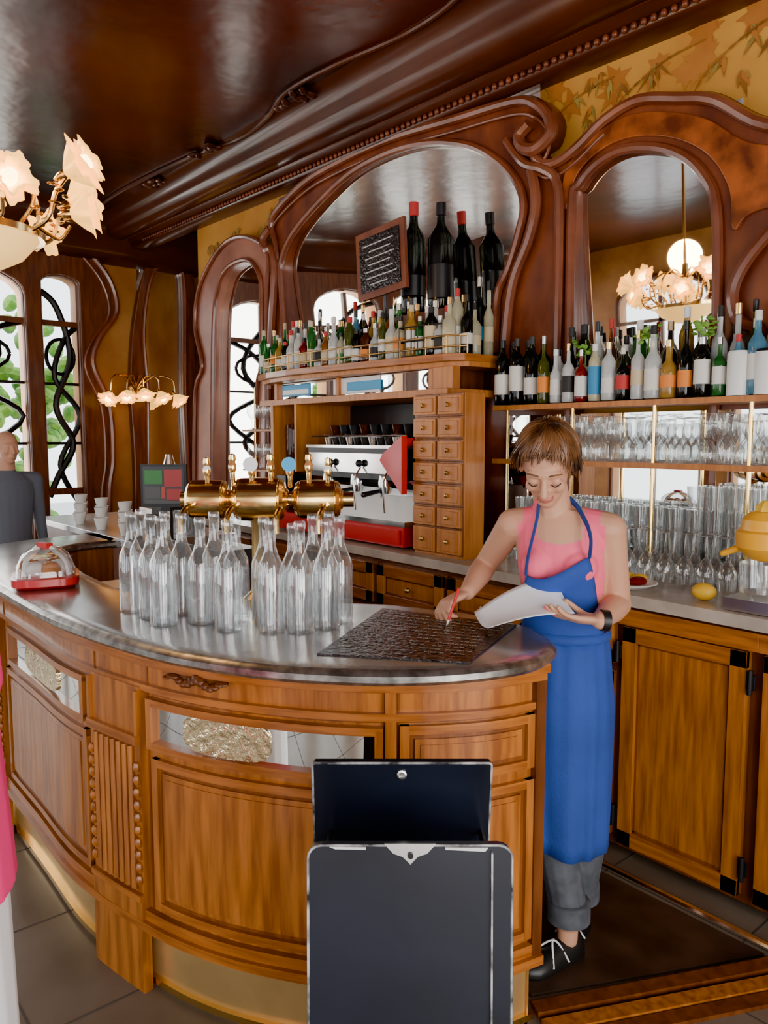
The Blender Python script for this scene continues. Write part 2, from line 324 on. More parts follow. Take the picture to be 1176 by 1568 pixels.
# ------------------------------------------------------------------ outside
b=MB(); b.box((-13.75,0,-.1),(12,24,.1),PAVE); b.obj('ground_outside',False)
for k,(x,y) in enumerate([(-10.5,2.9),(-12.5,5.6),(-11.0,1.2),(-11.5,-2.8)]):
    b=MB(); b.tube([(x,y,0),(x,y,2.2)],[.12,.09],BARK)
    for i in range(90): b.ell((x+random.gauss(0,.5),y+random.gauss(0,.42),2.0+random.gauss(0,.5)),(.13,.13,.09),GREEN,Matrix.Rotation(i,3,'X'),7,5)
    b.obj('street_tree')
# ------------------------------------------------------------------ bar
front=[(-4.28,1.50),(-4.26,1.25),(-4.12,.92),(-3.8,.72),(-3.35,.665),(-2.82,.655),(-2.38,.66),(-2.03,.70),(-1.79,.75),(-1.65,.80),(-1.49,.88),(-1.36,.98),(-1.26,1.08),(-1.18,1.20),(-1.13,1.33),(-1.12,1.45),(-1.16,1.57),(-1.24,1.64)]
back=[(-1.34,1.69),(-1.53,1.69),(-1.68,1.64),(-1.83,1.58),(-1.97,1.47),(-2.14,1.38),(-2.3,1.19),(-2.5,1.06),(-2.79,1.01),(-3.2,1.03),(-3.6,1.08),(-3.82,1.25),(-3.86,1.50)]
fS=S2(front,5,False); bS=S2(back,5,False)
def inset(L,d):
    n=len(L); o=[]
    for i in range(n):
        a=Vector(L[i-1]);c=Vector(L[(i+1)%n]); t=(c-a).normalized(); nn=Vector((-t.y,t.x)); o.append((L[i][0]+nn.x*d,L[i][1]+nn.y*d))
    return o
b=MB(); outl=inset(fS+bS,.020)
rings=[]
for d,z in ((.04,.990),(.010,.992),(.0,1.002),(.0,1.016),(.008,1.024),(.02,1.0275),(.05,1.03)):
    rings.append([(x,y,z) for x,y in inset(outl,d)])
b.loft(rings,[ZEDGE,ZEDGE,ZEDGE,ZEDGE,ZEDGE,ZINC])
body=[(-4.19,1.46),(-4.17,1.25),(-4.05,.98),(-3.77,.80),(-3.35,.750),(-2.75,.745),(-2.35,.745),(-1.98,.81),(-1.76,.885),(-1.58,.99),(-1.43,1.11),(-1.32,1.24),(-1.24,1.38),(-1.20,1.53)]
bp=cr([(x,y,0) for x,y in body],12)
al=[0]
for i in range(1,len(bp)): al.append(al[-1]+(bp[i]-bp[i-1]).length)
LEN=al[-1]
def at(s):
    s=min(max(s,0),LEN-1e-6); i=max(j for j in range(len(al)) if al[j]<=s); i=min(i,len(al)-2); t=(s-al[i])/(al[i+1]-al[i])
    p=bp[i].lerp(bp[i+1],t); d=(bp[i+1]-bp[i]).normalized(); return p,Vector((d.y,-d.x,0))
def sOf(x,y): 
    return al[min(range(len(bp)),key=lambda j:(bp[j]-Vector((x,y,0))).length)]
def strip(b,s0,s1,o0,o1,z0,z1,mat):
    n=max(2,int((s1-s0)/.04)+1); R=[]
    for i in range(n+1):
        p,nn=at(s0+(s1-s0)*i/n)
        a=p+nn*o0; c=p+nn*o1; R.append([(a.x,a.y,z0),(c.x,c.y,z0),(c.x,c.y,z1),(a.x,a.y,z1)])
    b.loft(R,mat)
def panel(b,s0,s1,z0,z1,mat=WOOD):
    w=.022
    strip(b,s0,s1,0,.014,z0,z0+w,WOODH); strip(b,s0,s1,0,.014,z1-w,z1,WOODH)
    strip(b,s0,s0+w,0,.014,z0,z1,mat); strip(b,s1-w,s1,0,.014,z0,z1,mat)
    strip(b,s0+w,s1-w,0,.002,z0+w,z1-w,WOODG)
    strip(b,s0+.036,s1-.036,0,.008,z0+.036,z1-.036,mat)
    strip(b,s0+.05,s1-.05,0,.011,z0+.05,z1-.05,mat)
bodyback=[(-1.27,1.57),(-1.5,1.62),(-1.75,1.55),(-1.95,1.40),(-2.2,1.22),(-2.4,1.10),(-2.79,1.05),(-3.2,1.07),(-3.6,1.12),(-3.88,1.27),(-3.92,1.46)]
poly=[(p.x,p.y) for p in bp]+bodyback
b.prism(poly,.19,.991,WOOD)
b.prism(inset(poly,.02),.0,.19,BRASSK)
strip(b,0,LEN,0,.035,.968,.991,WOODH); strip(b,0,LEN,0,.022,.945,.969,WOODH)
strip(b,0,LEN,0,.016,.872,.890,WOODH); strip(b,0,LEN,0,.03,.19,.215,WOODH); strip(b,0,LEN,0,.018,.215,.245,WOODH)
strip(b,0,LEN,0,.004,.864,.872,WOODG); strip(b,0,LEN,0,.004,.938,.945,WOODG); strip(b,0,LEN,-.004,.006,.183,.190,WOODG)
strip(b,0,LEN,-.02,-.005,.012,.03,BRASS)
sA=sOf(-2.21,.76); sB=sOf(-1.97,.815); sC=sOf(-1.37,1.18); sE=LEN
for (p0,p1) in ((sA,sB),(sA-1.15,sA-.93)):
    strip(b,p0,p1,0,.028,0,.27,WOOD); strip(b,p0,p1,0,.02,.27,.88,WOOD); strip(b,p0,p1,.02,.034,.72,.745,WOODH); strip(b,p0,p1,.02,.034,.27,.29,WOODH)
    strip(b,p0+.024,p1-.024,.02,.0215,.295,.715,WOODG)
    strip(b,p0,p0+.012,.02,.03,.745,.87,WOOD); strip(b,p1-.012,p1,.02,.03,.745,.87,WOOD)
    nfl=7
    for i in range(nfl):
        s=p0+.038+(p1-p0-.076)*i/(nfl-1); p,nn=at(s); q=p+nn*.024; b.tube([(q.x,q.y,.30),(q.x,q.y,.71)],.0085,WOOD,8)
    for s in (p0+.012,p1-.012):
        p,nn=at(s); q=p+nn*.024
        for k in range(10): b.ell((q.x,q.y,.33+k*.036),(.011,.011,.015),WOODH,seg=6,n=5)
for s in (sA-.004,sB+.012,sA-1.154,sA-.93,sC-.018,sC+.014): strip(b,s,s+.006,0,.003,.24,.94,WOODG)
def mirror_inset(b,s0,s1,r0,r1):
    strip(b,s0,s1,0,.006,.735,.845,MIRROR)
    n=24; R0=[];R1=[]
    for i in range(n):
        a=2*pi*i/n; cx=math.copysign(abs(math.cos(a))**.5,math.cos(a)); sz=math.copysign(abs(math.sin(a))**.6,math.sin(a))
        p,nn=at((r0+r1)/2+(r1-r0)/2*cx); q=p+nn*.013; q0=p+nn*.005; z=.79+.05*sz; R1.append((q.x,q.y,z)); R0.append((q0.x,q0.y,z))
    b.loft([R0,R1],RIPPLE)
    for z in (.725,.845): strip(b,s0-.02,s1+.02,0,.022,z-.008,z+.012,WOODH)
    for s in (s0-.02,s1): strip(b,s,s+.02,0,.022,.725,.85,WOOD)
panel(b,sB+.04,sC-.03,.26,.69); mirror_inset(b,sB+.05,sC-.04,sB+.16,sB+.42)
panel(b,sA-.88,sA-.04,.26,.69); mirror_inset(b,sA-.8,sA-.06,sA-.62,sA-.25)
panel(b,sC+.02,sE-.03,.72,.86); panel(b,sC+.02,sE-.03,.26,.69)
strip(b,sC-.015,sC+.012,0,.014,.24,.945,WOOD); strip(b,sE-.03,sE,0,.02,.2,.945,WOODD)
panel(b,sA-2.0,sA-1.2,.26,.69)
s0=sOf(-1.9,.84)
for k in range(14):
    p,nn=at(s0+.03+k*.014); q=p+nn*.022; b.ell((q.x,q.y,.93+.008*math.sin(k*1.1)),(.016,.012,.012*(1.2-abs(k-7)/9)),WOODD,seg=8,n=5)
sl=[(-1.77,1.48),(-1.37,1.63),(-1.205,1.27),(-1.49,1.04)]
b.prism(sl[::-1],1.03,1.034,SLATE)
bar=b.obj('bar_counter',ang=30)
b=MB()
A,Bq,Cq,Dq=[Vector((x,y,1.0352)) for x,y in (sl[0],sl[1],sl[2],sl[3])]
for r in range(12):
    k=0
    while k<.88:
        L=random.uniform(.008,.035)
        if random.random()<.8:
            v=.09+.84*r/12; n_=5
            for j in range(n_):
                u0=.05+k+L*j/n_; u1=.05+k+L*(j+1)/n_; v0=v+.014*math.sin(j*2.6+r); v1=v+.014*math.sin((j+1)*2.6+r)
                p=(A.lerp(Bq,u0)).lerp(Dq.lerp(Cq,u0),v0); q=(A.lerp(Bq,u1)).lerp(Dq.lerp(Cq,u1),v1)
                dd=(q-p); nn=Vector((-dd.y,dd.x,0)).normalized()*.0013
                b.add([p-nn,q-nn,q+nn,p+nn],[(0,1,2,3)],CHALK)
        k+=L+.012
b.obj('chalk_writing',False)
# ------------------------------------------------------------------ water bottles
BP=[(.0,.0),(.034,.0),(.037,.006),(.037,.15),(.034,.175),(.020,.205),(.0145,.225),(.0135,.275),(.016,.278),(.016,.293),(.0135,.298)]
b=MB()
pos=[(-2.31,.95),(-2.24,.89),(-2.20,.98),(-2.12,.90),(-2.11,.99),(-2.02,.89),(-1.97,.98),(-2.04,1.06),(-1.93,1.07),(-1.85,1.00),(-1.86,1.12),(-1.76,1.08),(-1.79,1.17),(-1.71,1.14),(-1.70,1.22),(-1.80,1.245),(-1.74,1.295),(-1.825,1.32)]
for x,y in pos:
    sc=random.choice((1,1,.95,1.02)); b.lathe([(r*1.02,z*sc) for r,z in BP],(x,y,1.031),GLASSB,20,cap=False)
    b.lathe([(0,.008),(.031,.008),(.0335,.15)],(x,y,1.031),GLASSB,20,cap=False)
b.obj('water_bottles',ang=60)
# ------------------------------------------------------------------ beer tap
c=Vector((-2.13,1.27,0)); rx=Vector((.643,.766,0)); ry=Vector((-.766,.643,0))
def tp(r,f,z): return c+rx*r+ry*f+Vector((0,0,z))
b=MB()
b.lathe([(.06,1.031),(.06,1.04),(.035,1.06),(.028,1.1),(.028,1.28),(.045,1.31),(.05,1.33)],(c.x,c.y,0),BRASS,24)
q=Vector((0,0,1)).rotation_difference(rx).to_matrix()
for cx,L,s in ((-.165,.15,1.0),(.0,.19,1.12),(.185,.17,1.0)):
    pr=[(.0,-.5),(.018,-.5),(.03,-.47),(.034,-.44),(.052,-.42),(.062,-.36),(.060,-.34),(.064,-.32),(.066,0),(.064,.32),(.060,.34),(.062,.36),(.052,.42),(.034,.44),(.03,.47),(.018,.5),(0,.5)]
    b.lathe([(r*s*.95,z*L) for r,z in pr],tp(cx,0,1.355),BRASS,32,q)
b.tube([tp(-.25,0,1.355),tp(.30,0,1.355)],.024,BRASS,14)
q2=Vector((0,0,1)).rotation_difference(-ry).to_matrix()
for cx in (-.20,-.06,.09,.22):
    b.tube(cr([tp(cx,-.05,1.34),tp(cx-.01,-.10,1.335),tp(cx-.02,-.125,1.31),tp(cx-.02,-.13,1.26)]),.009,BRASS,10)
for i,cx in enumerate((-.16,-.08,-.02,.04,.10,.16,.22)):
    b.cone(tp(cx,-.02,1.40),.008,tp(cx,-.03,1.44),.008,BRASS)
    b.lathe([(.008,0),(.012,.008),(.013,.022),(.009,.033),(.012,.042),(.010,.056),(0,.06)],tp(cx,-.03,1.43+.012*(i%2)),[BRASS,BRASS,WOODL if i%2 else WHITE,BRASS,BRASS],14)
    if i in (2,4): b.lathe([(0,0),(.023,0),(.023,.006),(0,.006)],tp(cx,-.045,1.468),WHITE if i==2 else BLUEP,18,q2)
b.obj('beer_tap')
# ------------------------------------------------------------------ pastry box with clear lid
b=MB(); cx,cy=-2.86,.82
sq=lambda a,j:(abs(math.cos(a+.3))**5+abs(math.sin(a+.3)/.8)**5)**(-.2)
b.lathe([(.0,0),(.12,0),(.138,.012),(.138,.036),(.12,.04),(0,.036)],(cx,cy,1.031),RED,48,None,sq)
for i in range(6):
    a=i*1.05; b.ell((cx+.06*math.cos(a),cy+.05*math.sin(a),1.09),(.05,.034,.03),WHITE if i%2 else WOODL,Matrix.Rotation(a,3,'Z'),10,6)
b.lathe([(.120,.038),(.116,.07),(.10,.10),(.065,.125),(.02,.132),(0,.133)],(cx,cy,1.031),GLASSB,48,None,sq,cap=False)
for a in (.5,2.0,3.6,5.2): b.tube(cr([(cx+.116*math.cos(a),cy+.1*math.sin(a),1.072),(cx+.096*math.cos(a),cy+.085*math.sin(a),1.125),(cx+.03*math.cos(a),cy+.03*math.sin(a),1.162)]),.009,WHITE,6)
b.box((cx,cy,1.17),(.06,.025,.018),RED,.3)
b.obj('pastry_display_box')
# ------------------------------------------------------------------ back counter & cabinets
b=MB()
b.prism([(-6.0,2.46),(-4.6,2.43),(-2.4,2.40),(-1.8,2.39),(-.3,2.36),(-.3,2.975),(-6.0,2.975)],.955,.998,MARB)
b.box((-3.15,2.7,.49),(5.7,.5,.93),WOODD)
def door(x0,x1,z0,z1,mt=WOOD):
    y=2.445
    b.box(((x0+x1)/2,y-.005,(z0+z1)/2),(x1-x0-.012,.022,z1-z0-.01),mt)
    w=.055
    for a in (x0+w/2+.006,x1-w/2-.006): b.box((a,y-.022,(z0+z1)/2),(w,.02,z1-z0-.012),mt)
    for a in (z0+w/2+.006,z1-w/2-.006): b.box(((x0+x1)/2,y-.022,a),(x1-x0-.012,.02,w),WOODH)
    g=.010
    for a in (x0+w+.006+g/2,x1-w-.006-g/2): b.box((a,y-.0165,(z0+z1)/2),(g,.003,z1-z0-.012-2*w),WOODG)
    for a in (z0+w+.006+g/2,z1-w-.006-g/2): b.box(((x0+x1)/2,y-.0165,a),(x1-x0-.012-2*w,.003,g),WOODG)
xs=[-5.9,-5.3,-4.7,-4.1,-3.5,-2.95,-2.45,-1.98,-1.56,-1.06,-.4]
for i in range(len(xs)-1):
    if i<8:
        door(xs[i]+.01,xs[i+1]-.01,.72,.93,WOODL); door(xs[i]+.01,xs[i+1]-.01,.06,.70)
        b.ell(((xs[i]+xs[i+1])/2,2.41,.825),(.014,.014,.014),BRASSD,seg=8,n=6)
    else:
        door(xs[i]+.02,xs[i+1]-.02,.05,.88)
        b.box(((xs[i]+xs[i+1])/2+.01,2.425,.91),(xs[i+1]-xs[i],.03,.06),WOODH)
for x in (-1.07,-1.55):
    for z in (.78,.16): b.tube([(x,2.405,z-.04),(x,2.405,z+.04)],.009,BLACK,8); b.box((x,2.412,z),(.03,.008,.05),BLACK)
b.box((-1.575,2.40,.62),(.016,.02,.16),STEEL)
b.obj('back_cabinet',False,bevel=.002)
b=MB(); b.prism([(-4.0,1.66),(-1.9,1.66),(-1.27,1.60),(-.93,2.27),(-4.0,2.29)],.0,.010,MAT); b.tube([(-3.6,2.33,.015),(-.5,2.30,.015)],.012,CHROME,8); b.obj('rubber_floor_mat',False)
b=MB()
for off,mt,hh in ((0,WOODD,.020),(.055,WOOD,.016),(.10,WOODD,.012)):
    p0=Vector((-1.225+off,1.56-off*.5,0)); p1=Vector((-.88+off,2.26-off*.5,0)); dd=(p1-p0).normalized(); nn=Vector((-dd.y,dd.x,0))*.022
    b.prism([(p0.x-nn.x,p0.y-nn.y),(p1.x-nn.x,p1.y-nn.y),(p1.x+nn.x,p1.y+nn.y),(p0.x+nn.x,p0.y+nn.y)],0,hh,mt)
b.obj('floor_threshold',False)
# ------------------------------------------------------------------ espresso hutch
b=MB()
sh=[(-4.36,2.60),(-4.15,2.53),(-3.88,2.50),(-3.42,2.53),(-2.96,2.57),(-2.66,2.60),(-2.58,2.66),(-2.56,2.98),(-4.36,2.98)]
b.prism(sh,1.915,1.95,WOODH)
b.prism([(x,y+.03) for x,y in sh[:-2]]+sh[-2:],1.89,1.915,WOODL)
b.box((-3.5,2.66,1.835),(1.5,.012,.105),MIRROR); b.box((-3.5,2.82,1.835),(1.52,.3,.11),WOODD)
b.box((-2.68,2.64,1.835),(.14,.05,.11),WOODL)
for x in (-4.2,-3.55,-2.78): b.box((x,2.645,1.835),(.03,.03,.11),WOODL)
b.box((-3.42,2.76,1.765),(1.68,.42,.035),WOODL)
b.box((-4.12,2.76,1.37),(.03,.42,.76),WOODL); b.box((-3.86,2.76,1.55),(.02,.42,.40),WOODL)
b.box((-3.45,2.965,1.37),(1.4,.02,.75),BLACK)
b.box((-2.575,2.56,1.375),(.33,.13,.755),WOODL)
for r in range(7):
    for k in range(2):
        hh=.098 if r<6 else .125; z=1.70-r*.103 if r<6 else 1.075
        x=-2.657+k*.163
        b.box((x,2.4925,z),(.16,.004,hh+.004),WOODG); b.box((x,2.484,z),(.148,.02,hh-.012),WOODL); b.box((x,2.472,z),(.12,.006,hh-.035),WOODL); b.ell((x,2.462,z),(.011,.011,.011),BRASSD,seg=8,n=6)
rp=cr([(x,y+.02,1.985) for x,y in sh[:7]],4)
b.tube(rp,.005,BRASSD,6); b.tube([p+Vector((0,0,.05)) for p in rp],.005,BRASSD,6)
for p in rp[::2]: b.tube([(p.x,p.y,1.95),(p.x,p.y,2.04)],.004,BRASSD,6)
b.box((-4.0,2.65,1.84),(.30,.004,.07),BLUEP); b.box((-4.0,2.647,1.83),(.28,.004,.03),WHITE); b.box((-3.4,2.65,1.84),(.42,.004,.09),WHITE); b.box((-3.33,2.647,1.835),(.3,.004,.05),BLUEP)
b.obj('bottle_hutch',False,bevel=.0025)
# espresso machine
b=MB()
b.box((-3.42,2.66,1.06),(1.2,.34,.10),RED); b.box((-3.42,2.48,1.06),(1.16,.01,.07),RED)
b.box((-3.2,2.72,1.2),(.84,.26,.18),STEEL); b.box((-3.22,2.585,1.19),(.76,.012,.13),WHITE)
b.box((-3.2,2.68,1.42),(.84,.40,.16),BLACK); b.box((-3.2,2.475,1.42),(.80,.012,.10),CHROME); b.box((-3.2,2.60,1.125),(.8,.24,.025),CHROME)
b.add([(-2.84,2.43,1.44),(-2.84,2.52,1.55),(-2.84,2.75,1.5),(-2.84,2.62,1.27),(-2.78,2.43,1.44),(-2.78,2.52,1.55),(-2.78,2.75,1.5),(-2.78,2.62,1.27)],[(3,2,1,0),(4,5,6,7),(0,1,5,4),(1,2,6,5),(2,3,7,6),(3,0,4,7)],RED)
b.add([(-2.92,2.455,1.44),(-2.90,2.455,1.47),(-2.755,2.455,1.56),(-2.755,2.455,1.28),(-2.92,2.42,1.44),(-2.90,2.42,1.47),(-2.755,2.42,1.56),(-2.755,2.42,1.28)],[(0,1,2,3),(7,6,5,4),(0,4,5,1),(1,5,6,2),(2,6,7,3),(3,7,4,0)],RED)
b.box((-3.2,2.68,1.505),(.86,.42,.015),CHROME)
for x in (-3.45,-3.2,-2.97):
    b.lathe([(.0,1.27),(.03,1.27),(.036,1.29),(.036,1.33),(.03,1.36)],(x,2.50,0),CHROME,18); b.cone((x,2.47,1.285),.01,(x,2.36,1.27),.014,BLACK)
    b.tube([(x-.01,2.5,1.27),(x-.02,2.49,1.25)],.007,CHROME); b.tube(cr([(x+.08,2.46,1.4),(x+.08,2.42,1.33),(x+.08,2.43,1.18)]),.005,CHROME)
    b.ell((x+.08,2.45,1.42),(.02,.02,.02),BLACK,seg=10,n=6)
b.tube([(-3.6,2.49,1.56),(-2.8,2.49,1.56)],.006,CHROME)
for i in range(22): b.lathe([(.0,0),(.022,0),(.034,.05),(.036,.055)],(-3.58+.033*i,2.60+.09*(i%2),1.513),BLACK if i%6 else STEEL,12)
for i in range(15): b.lathe([(.0,0),(.022,0),(.034,.05),(.036,.055)],(-3.55+.045*i,2.62+.09*(i%2),1.566),BLACK if i%3 else LQ[4],12)
b.obj('espresso_machine',ang=30)
b=MB(); b.box((-4.04,2.66,1.16),(.11,.2,.32),BLACK); b.lathe([(.03,1.32),(.05,1.42),(.055,1.6),(.05,1.63),(0,1.64)],(-4.04,2.66,0),LQ[4],20); b.box((-4.04,2.54,1.22),(.06,.08,.03),CHROME); b.obj('coffee_grinder',ang=30)
# ------------------------------------------------------------------ liquor bottles
def bottle(b,x,y,z,h,r,g,l,c,k=0):
    hb=(.60,.66,.52,.70,.56)[k]; nr=(.36,.34,.4,.42,.30)[k]; l0=random.uniform(.1,.22); l1=random.uniform(.34,hb-.06)
    P=[(0,0),(.9,0),(1,.02),(1,l0),(1.01,l0+.001),(1.01,l1),(1,l1+.001),(1,hb),(.8,hb+.05),(nr+.06,hb+.12),(nr,hb+.17),(nr*.95,.87),(nr*1.12,.875),(nr*1.12,.99),(0,1)]
    b.lathe([(a*r,t*h) for a,t in P],(x,y,z),[g,g,g,l,l,l,g,g,g,g,g,c,c,c],14)
b=MB()
def rnd(b,x,y,z,hm=.30,greens=False):
    g=random.choices(LQ,[2.0,5,2.5,9,3,1.5,.8,.8,2.5,4])[0]
    if greens: g=LQ[0]
    bottle(b,x,y,z,hm*random.uniform(.72,1.12),random.uniform(.024,.035),g,random.choices(LB,[6,4,.9,1.0,1.0,1.1,.5,.8])[0],random.choice((LB[0],LB[2],BRASS,BLACK,BLACK,STEEL,WHITE,LB[4],LB[1])),random.randrange(5))
x=-4.30
while x<-2.64:
    yf=2.57 if x<-4.1 else 2.56+max(0,(x+3.8))*.05
    for row,y in enumerate((yf+.04,yf+.12,yf+.20,yf+.28)):
        if -3.30<x<-2.80 and row>=2: continue
        rnd(b,x+random.uniform(-.01,.01)+.03*(row%2),y,1.951,.25+.04*row,(x<-4.12 or random.random()<.03))
    x+=.068
b.obj('liquor_bottles',ang=40)
b=MB(); x=-2.50
while x<-.75:
    if x<-2.3:
        for y in (2.84,2.92): bottle(b,x,y,1.706,.31,.037,LQ[1],LB[0],BLACK,1)
        x+=.09
    else:
        for row,y in enumerate((2.81,2.88,2.95)):
            rnd(b,x+.03*row,y,1.706,.27+.045*row,random.random()<.04)
        x+=.068
b.obj('liquor_bottles.001',ang=40)
for (x,y,z) in ((-2.02,2.83,1.93),(-1.72,2.83,1.96),(-1.50,2.83,1.97)):
    b=MB()
    for i in range(26):
        a=random.uniform(0,6.3); d=Vector((math.cos(a),math.sin(a)*.5,random.uniform(-.6,.7)))*random.uniform(.02,.06); p=Vector((x,y,z))+d
        b.ell(p,(.014,.010,.004),GREEN,Matrix.Rotation(a,3,'X'),6,4)
    b.tube([(x,y,1.703),(x,y,z+.04)],.003,GREEN,5)
    b.obj('mint_sprig')
# jeroboams + riser
b=MB(); b.box((-3.04,2.86,2.08),(.44,.14,.255),WOODD); b.obj('bottle_riser',False,bevel=.003)
for x,h in ((-3.16,.60),(-2.95,.55)):
    b=MB(); bottle(b,x,2.86,2.21,h,.068,LQ[1],BLACK,LB[2] if x<-3.1 else BLACK,1); b.obj('jeroboam_bottle',ang=40)
b=MB(); Rt=Matrix.Rotation(math.radians(-4),3,'Y'); cc=Vector((-3.24,2.70,2.49))
def rb(x,y,z,d,mt): b.box(cc+Rt@Vector((x,y,z)),d,mt,T=Rt)
rb(0,0,0,(.40,.02,.36),MAHOL); rb(0,-.012,0,(.33,.006,.29),SLATE)
for r in range(7): rb(random.uniform(-.02,.02),-.016,.10-r*.035,(random.uniform(.1,.26),.001,.006),CHALK)
b.tube([(-3.24,2.72,2.35),(-3.24,2.75,1.952)],.01,BLACK,6)
b.obj('menu_chalkboard',False,bevel=.002)
b=MB()
for z in (1.955,2.03,2.10): b.tube([(-2.98,2.60,z),(-2.70,2.64,z),(-2.70,2.78,z),(-2.98,2.76,z),(-2.98,2.60,z)],.004,IRON,6)
for i in range(8): b.tube([(-2.98+.04*i,2.60+.0057*i,1.952),(-2.98+.04*i,2.60+.0057*i,2.10)],.003,IRON,5)
b.obj('wire_bottle_basket')
# right shelves
b=MB()
for z in (1.69,1.44): b.box((-1.52,2.87,z),(1.95,.20,.022),WOODL)
for x in (-2.42,-2.05,-1.66,-1.28,-.8): 
    b.tube([(x,2.79,.999),(x,2.79,1.68)],.009,BRASS,10)
b.obj('bar_shelving',False)
# ------------------------------------------------------------------ glassware
def wineglass(b,x,y,z,h=.17,r=.034,inv=False):
    P=[(.03,0),(.028,.003),(.004,.008),(.004,h*.42),(.015,h*.47),(r,h*.66),(r*.96,h*.85),(r*.82,h)]
    if inv: P=[(a,h-c_) for a,c_ in P]
    b.lathe(P,(x,y,z),GLASS,12,cap=False)
def tumbler(b,x,y,z,h=.10,r=.034): b.lathe([(0,0),(r*.8,0),(r,h),(r*.93,h),(r*.75,.008),(0,.008)],(x,y,z),GLASS,12,cap=False)
b=MB(); x=-2.36
while x<-.75:
    for y in (2.82,2.89,2.955): 
        wineglass(b,x,y,1.452,random.uniform(.15,.2),inv=random.random()<.5)
    x+=.07
b.obj('wine_glasses',ang=60)
b=MB(); x=-2.35
while x<-1.12:
    for y in (2.82,2.90):
        for k in range(3 if x<-1.5 else 4): tumbler(b,x,y,.999+k*.092,.09,.033)
    x+=.078
b.obj('stacked_tumblers',ang=60)
b=MB(); x=-2.33
while x<-1.2:
    for y in (2.68,2.75): wineglass(b,x,y,.999,.20,.036,inv=True)
    x+=.08
b.obj('upturned_wine_glasses',ang=60)
b=MB()
for i in range(16):
    wineglass(b,-4.75+.075*(i%5),2.75+.08*(i//5),.999,.2)
b.box((-4.5,2.8,1.33),(.5,.2,.012),WOODL); b.box((-4.5,2.8,1.60),(.5,.2,.012),WOODL)
for xx in (-4.74,-4.26): b.tube([(xx,2.8,.999),(xx,2.8,1.9)],.008,BRASS,8)
for zz in (1.337,1.607):
    for i in range(10): wineglass(b,-4.72+.1*(i%5),2.76+.08*(i//5),zz,.17)
b.obj('glass_rack',ang=60)
# right counter clutter
b=MB(); b.lathe([(0,0),(.09,0),(.12,.015),(.115,.018),(0,.008)],(-1.60,2.52,.999),WHITE,24)
for i in range(7): b.ell((-1.60+.06*math.cos(i),2.52+.06*math.sin(i),1.025),(.03,.03,.018),LEMON if i%3 else LQ[7],seg=10,n=6)
b.obj('fruit_plate')
b=MB(); b.ell((-1.28,2.50,1.028),(.042,.034,.03),LEMON); b.obj('lemon')
b=MB(); jx,jy=-1.07,2.52
b.box((jx,jy,1.02),(.2,.22,.04),STEEL); b.box((jx+.03,jy+.08,1.16),(.09,.07,.28),WHITE)
b.lathe([(.03,1.04),(.055,1.055),(.06,1.15),(.055,1.15),(.045,1.06)],(jx-.03,jy-.02,0),GLASSB,18,cap=False)
b.lathe([(.02,1.155),(.05,1.165),(.085,1.20),(.088,1.25),(.082,1.255),(.06,1.26)],(jx-.02,jy-.01,0),YEL,24); b.lathe([(.075,1.256),(.07,1.29),(.045,1.315),(0,1.32)],(jx-.02,jy-.01,0),YEL,24)
b.lathe([(.035,0),(.03,.03),(.012,.05),(.0,.052)],(jx-.02,jy-.01,1.30),LEMON,16,None,lambda a,j:1+.1*math.cos(8*a)); b.cone((jx-.10,jy-.03,1.19),.012,(jx-.14,jy-.04,1.17),.010,YEL)
b.obj('citrus_juicer',ang=35)
b=MB()
for i,(x,y) in enumerate(((-1.34,2.775),(-1.24,2.775))):
    b.lathe([(.0,0),(.04,0),(.04,.15),(.035,.16),(.0,.16)],(x,y+.03,1.703),[WHITE,WHITE,BLACK,BLACK] if i else WHITE,20)
b.obj('storage_jars')
# ------------------------------------------------------------------ left service counter
b=MB()
b.box((-4.9,1.92,.48),(1.7,.60,.94),WOODD); b.box((-4.9,1.92,.97),(1.76,.64,.04),STEEL)
b.obj('service_counter',False,bevel=.004)
b=MB()
for i in range(9):
    x,y=-4.3-.13*i,1.68+.05*(i%3)
    for k in range(1+i%3): b.lathe([(0,0),(.025,0),(.04,.06),(.042,.075),(.036,.07),(0,.01)],(x,y,.991+k*.05),WHITE,16)
b.obj('coffee_cups')
b=MB(); b.box((-4.45,2.07,1.10),(.28,.22,.22),BLACK); b.lathe([(.05,0),(.06,.1),(.03,.2),(.02,.24)],(-4.45,2.02,1.21),CHROME,20); b.obj('knock_box_stand',ang=30)
b=MB()
for x,y in ((-4.13,1.66),(-4.13,1.77)): b.lathe([(0,0),(.045,0),(.05,.06),(.045,.13),(.04,.13),(.035,.02)],(x,y,.991),BLACK,20); b.tube(cr([(x+.045,y-.02,1.1),(x+.085,y-.02,1.08),(x+.08,y-.02,1.03),(x+.045,y-.02,1.02)]),.006,BLACK)
b.obj('coffee_pots')
b=MB()
for i in range(8): tumbler(b,-4.12-.05*(i%4),1.97+.08*(i//4),.991,.13,.036)
b.obj('drinking_glasses',ang=60)
b=MB(); b.box((-3.0,1.44,.44),(.8,.5,.88),WOODD); b.box((-3.0,1.44,.895),(.84,.54,.03),STEEL)
for i in range(5): b.lathe([(0,0),(.04,0),(.045,.10),(.033,.13),(0,.13)],(-3.3+.11*i,1.3+.06*(i%2),.911),BLACK,16)
b.box((-3.05,1.58,1.0),(.5,.18,.18),BLACK)
b.obj('underbar_sink_unit',False,bevel=.003)
mc=Wd(-1.13,3.95); b=MB(); R=Matrix.Rotation(YAW,3,'Z')
def mbx(r,f,z,d,mt): 
    p=R@Vector((r,f,0)); b.box((mc.x+p.x,mc.y+p.y,z),d,mt,YAW)
mbx(0,0,1.305,(.235,.03,.22),BLACK); mbx(0,-.017,1.31,(.21,.004,.19),SCREEN)
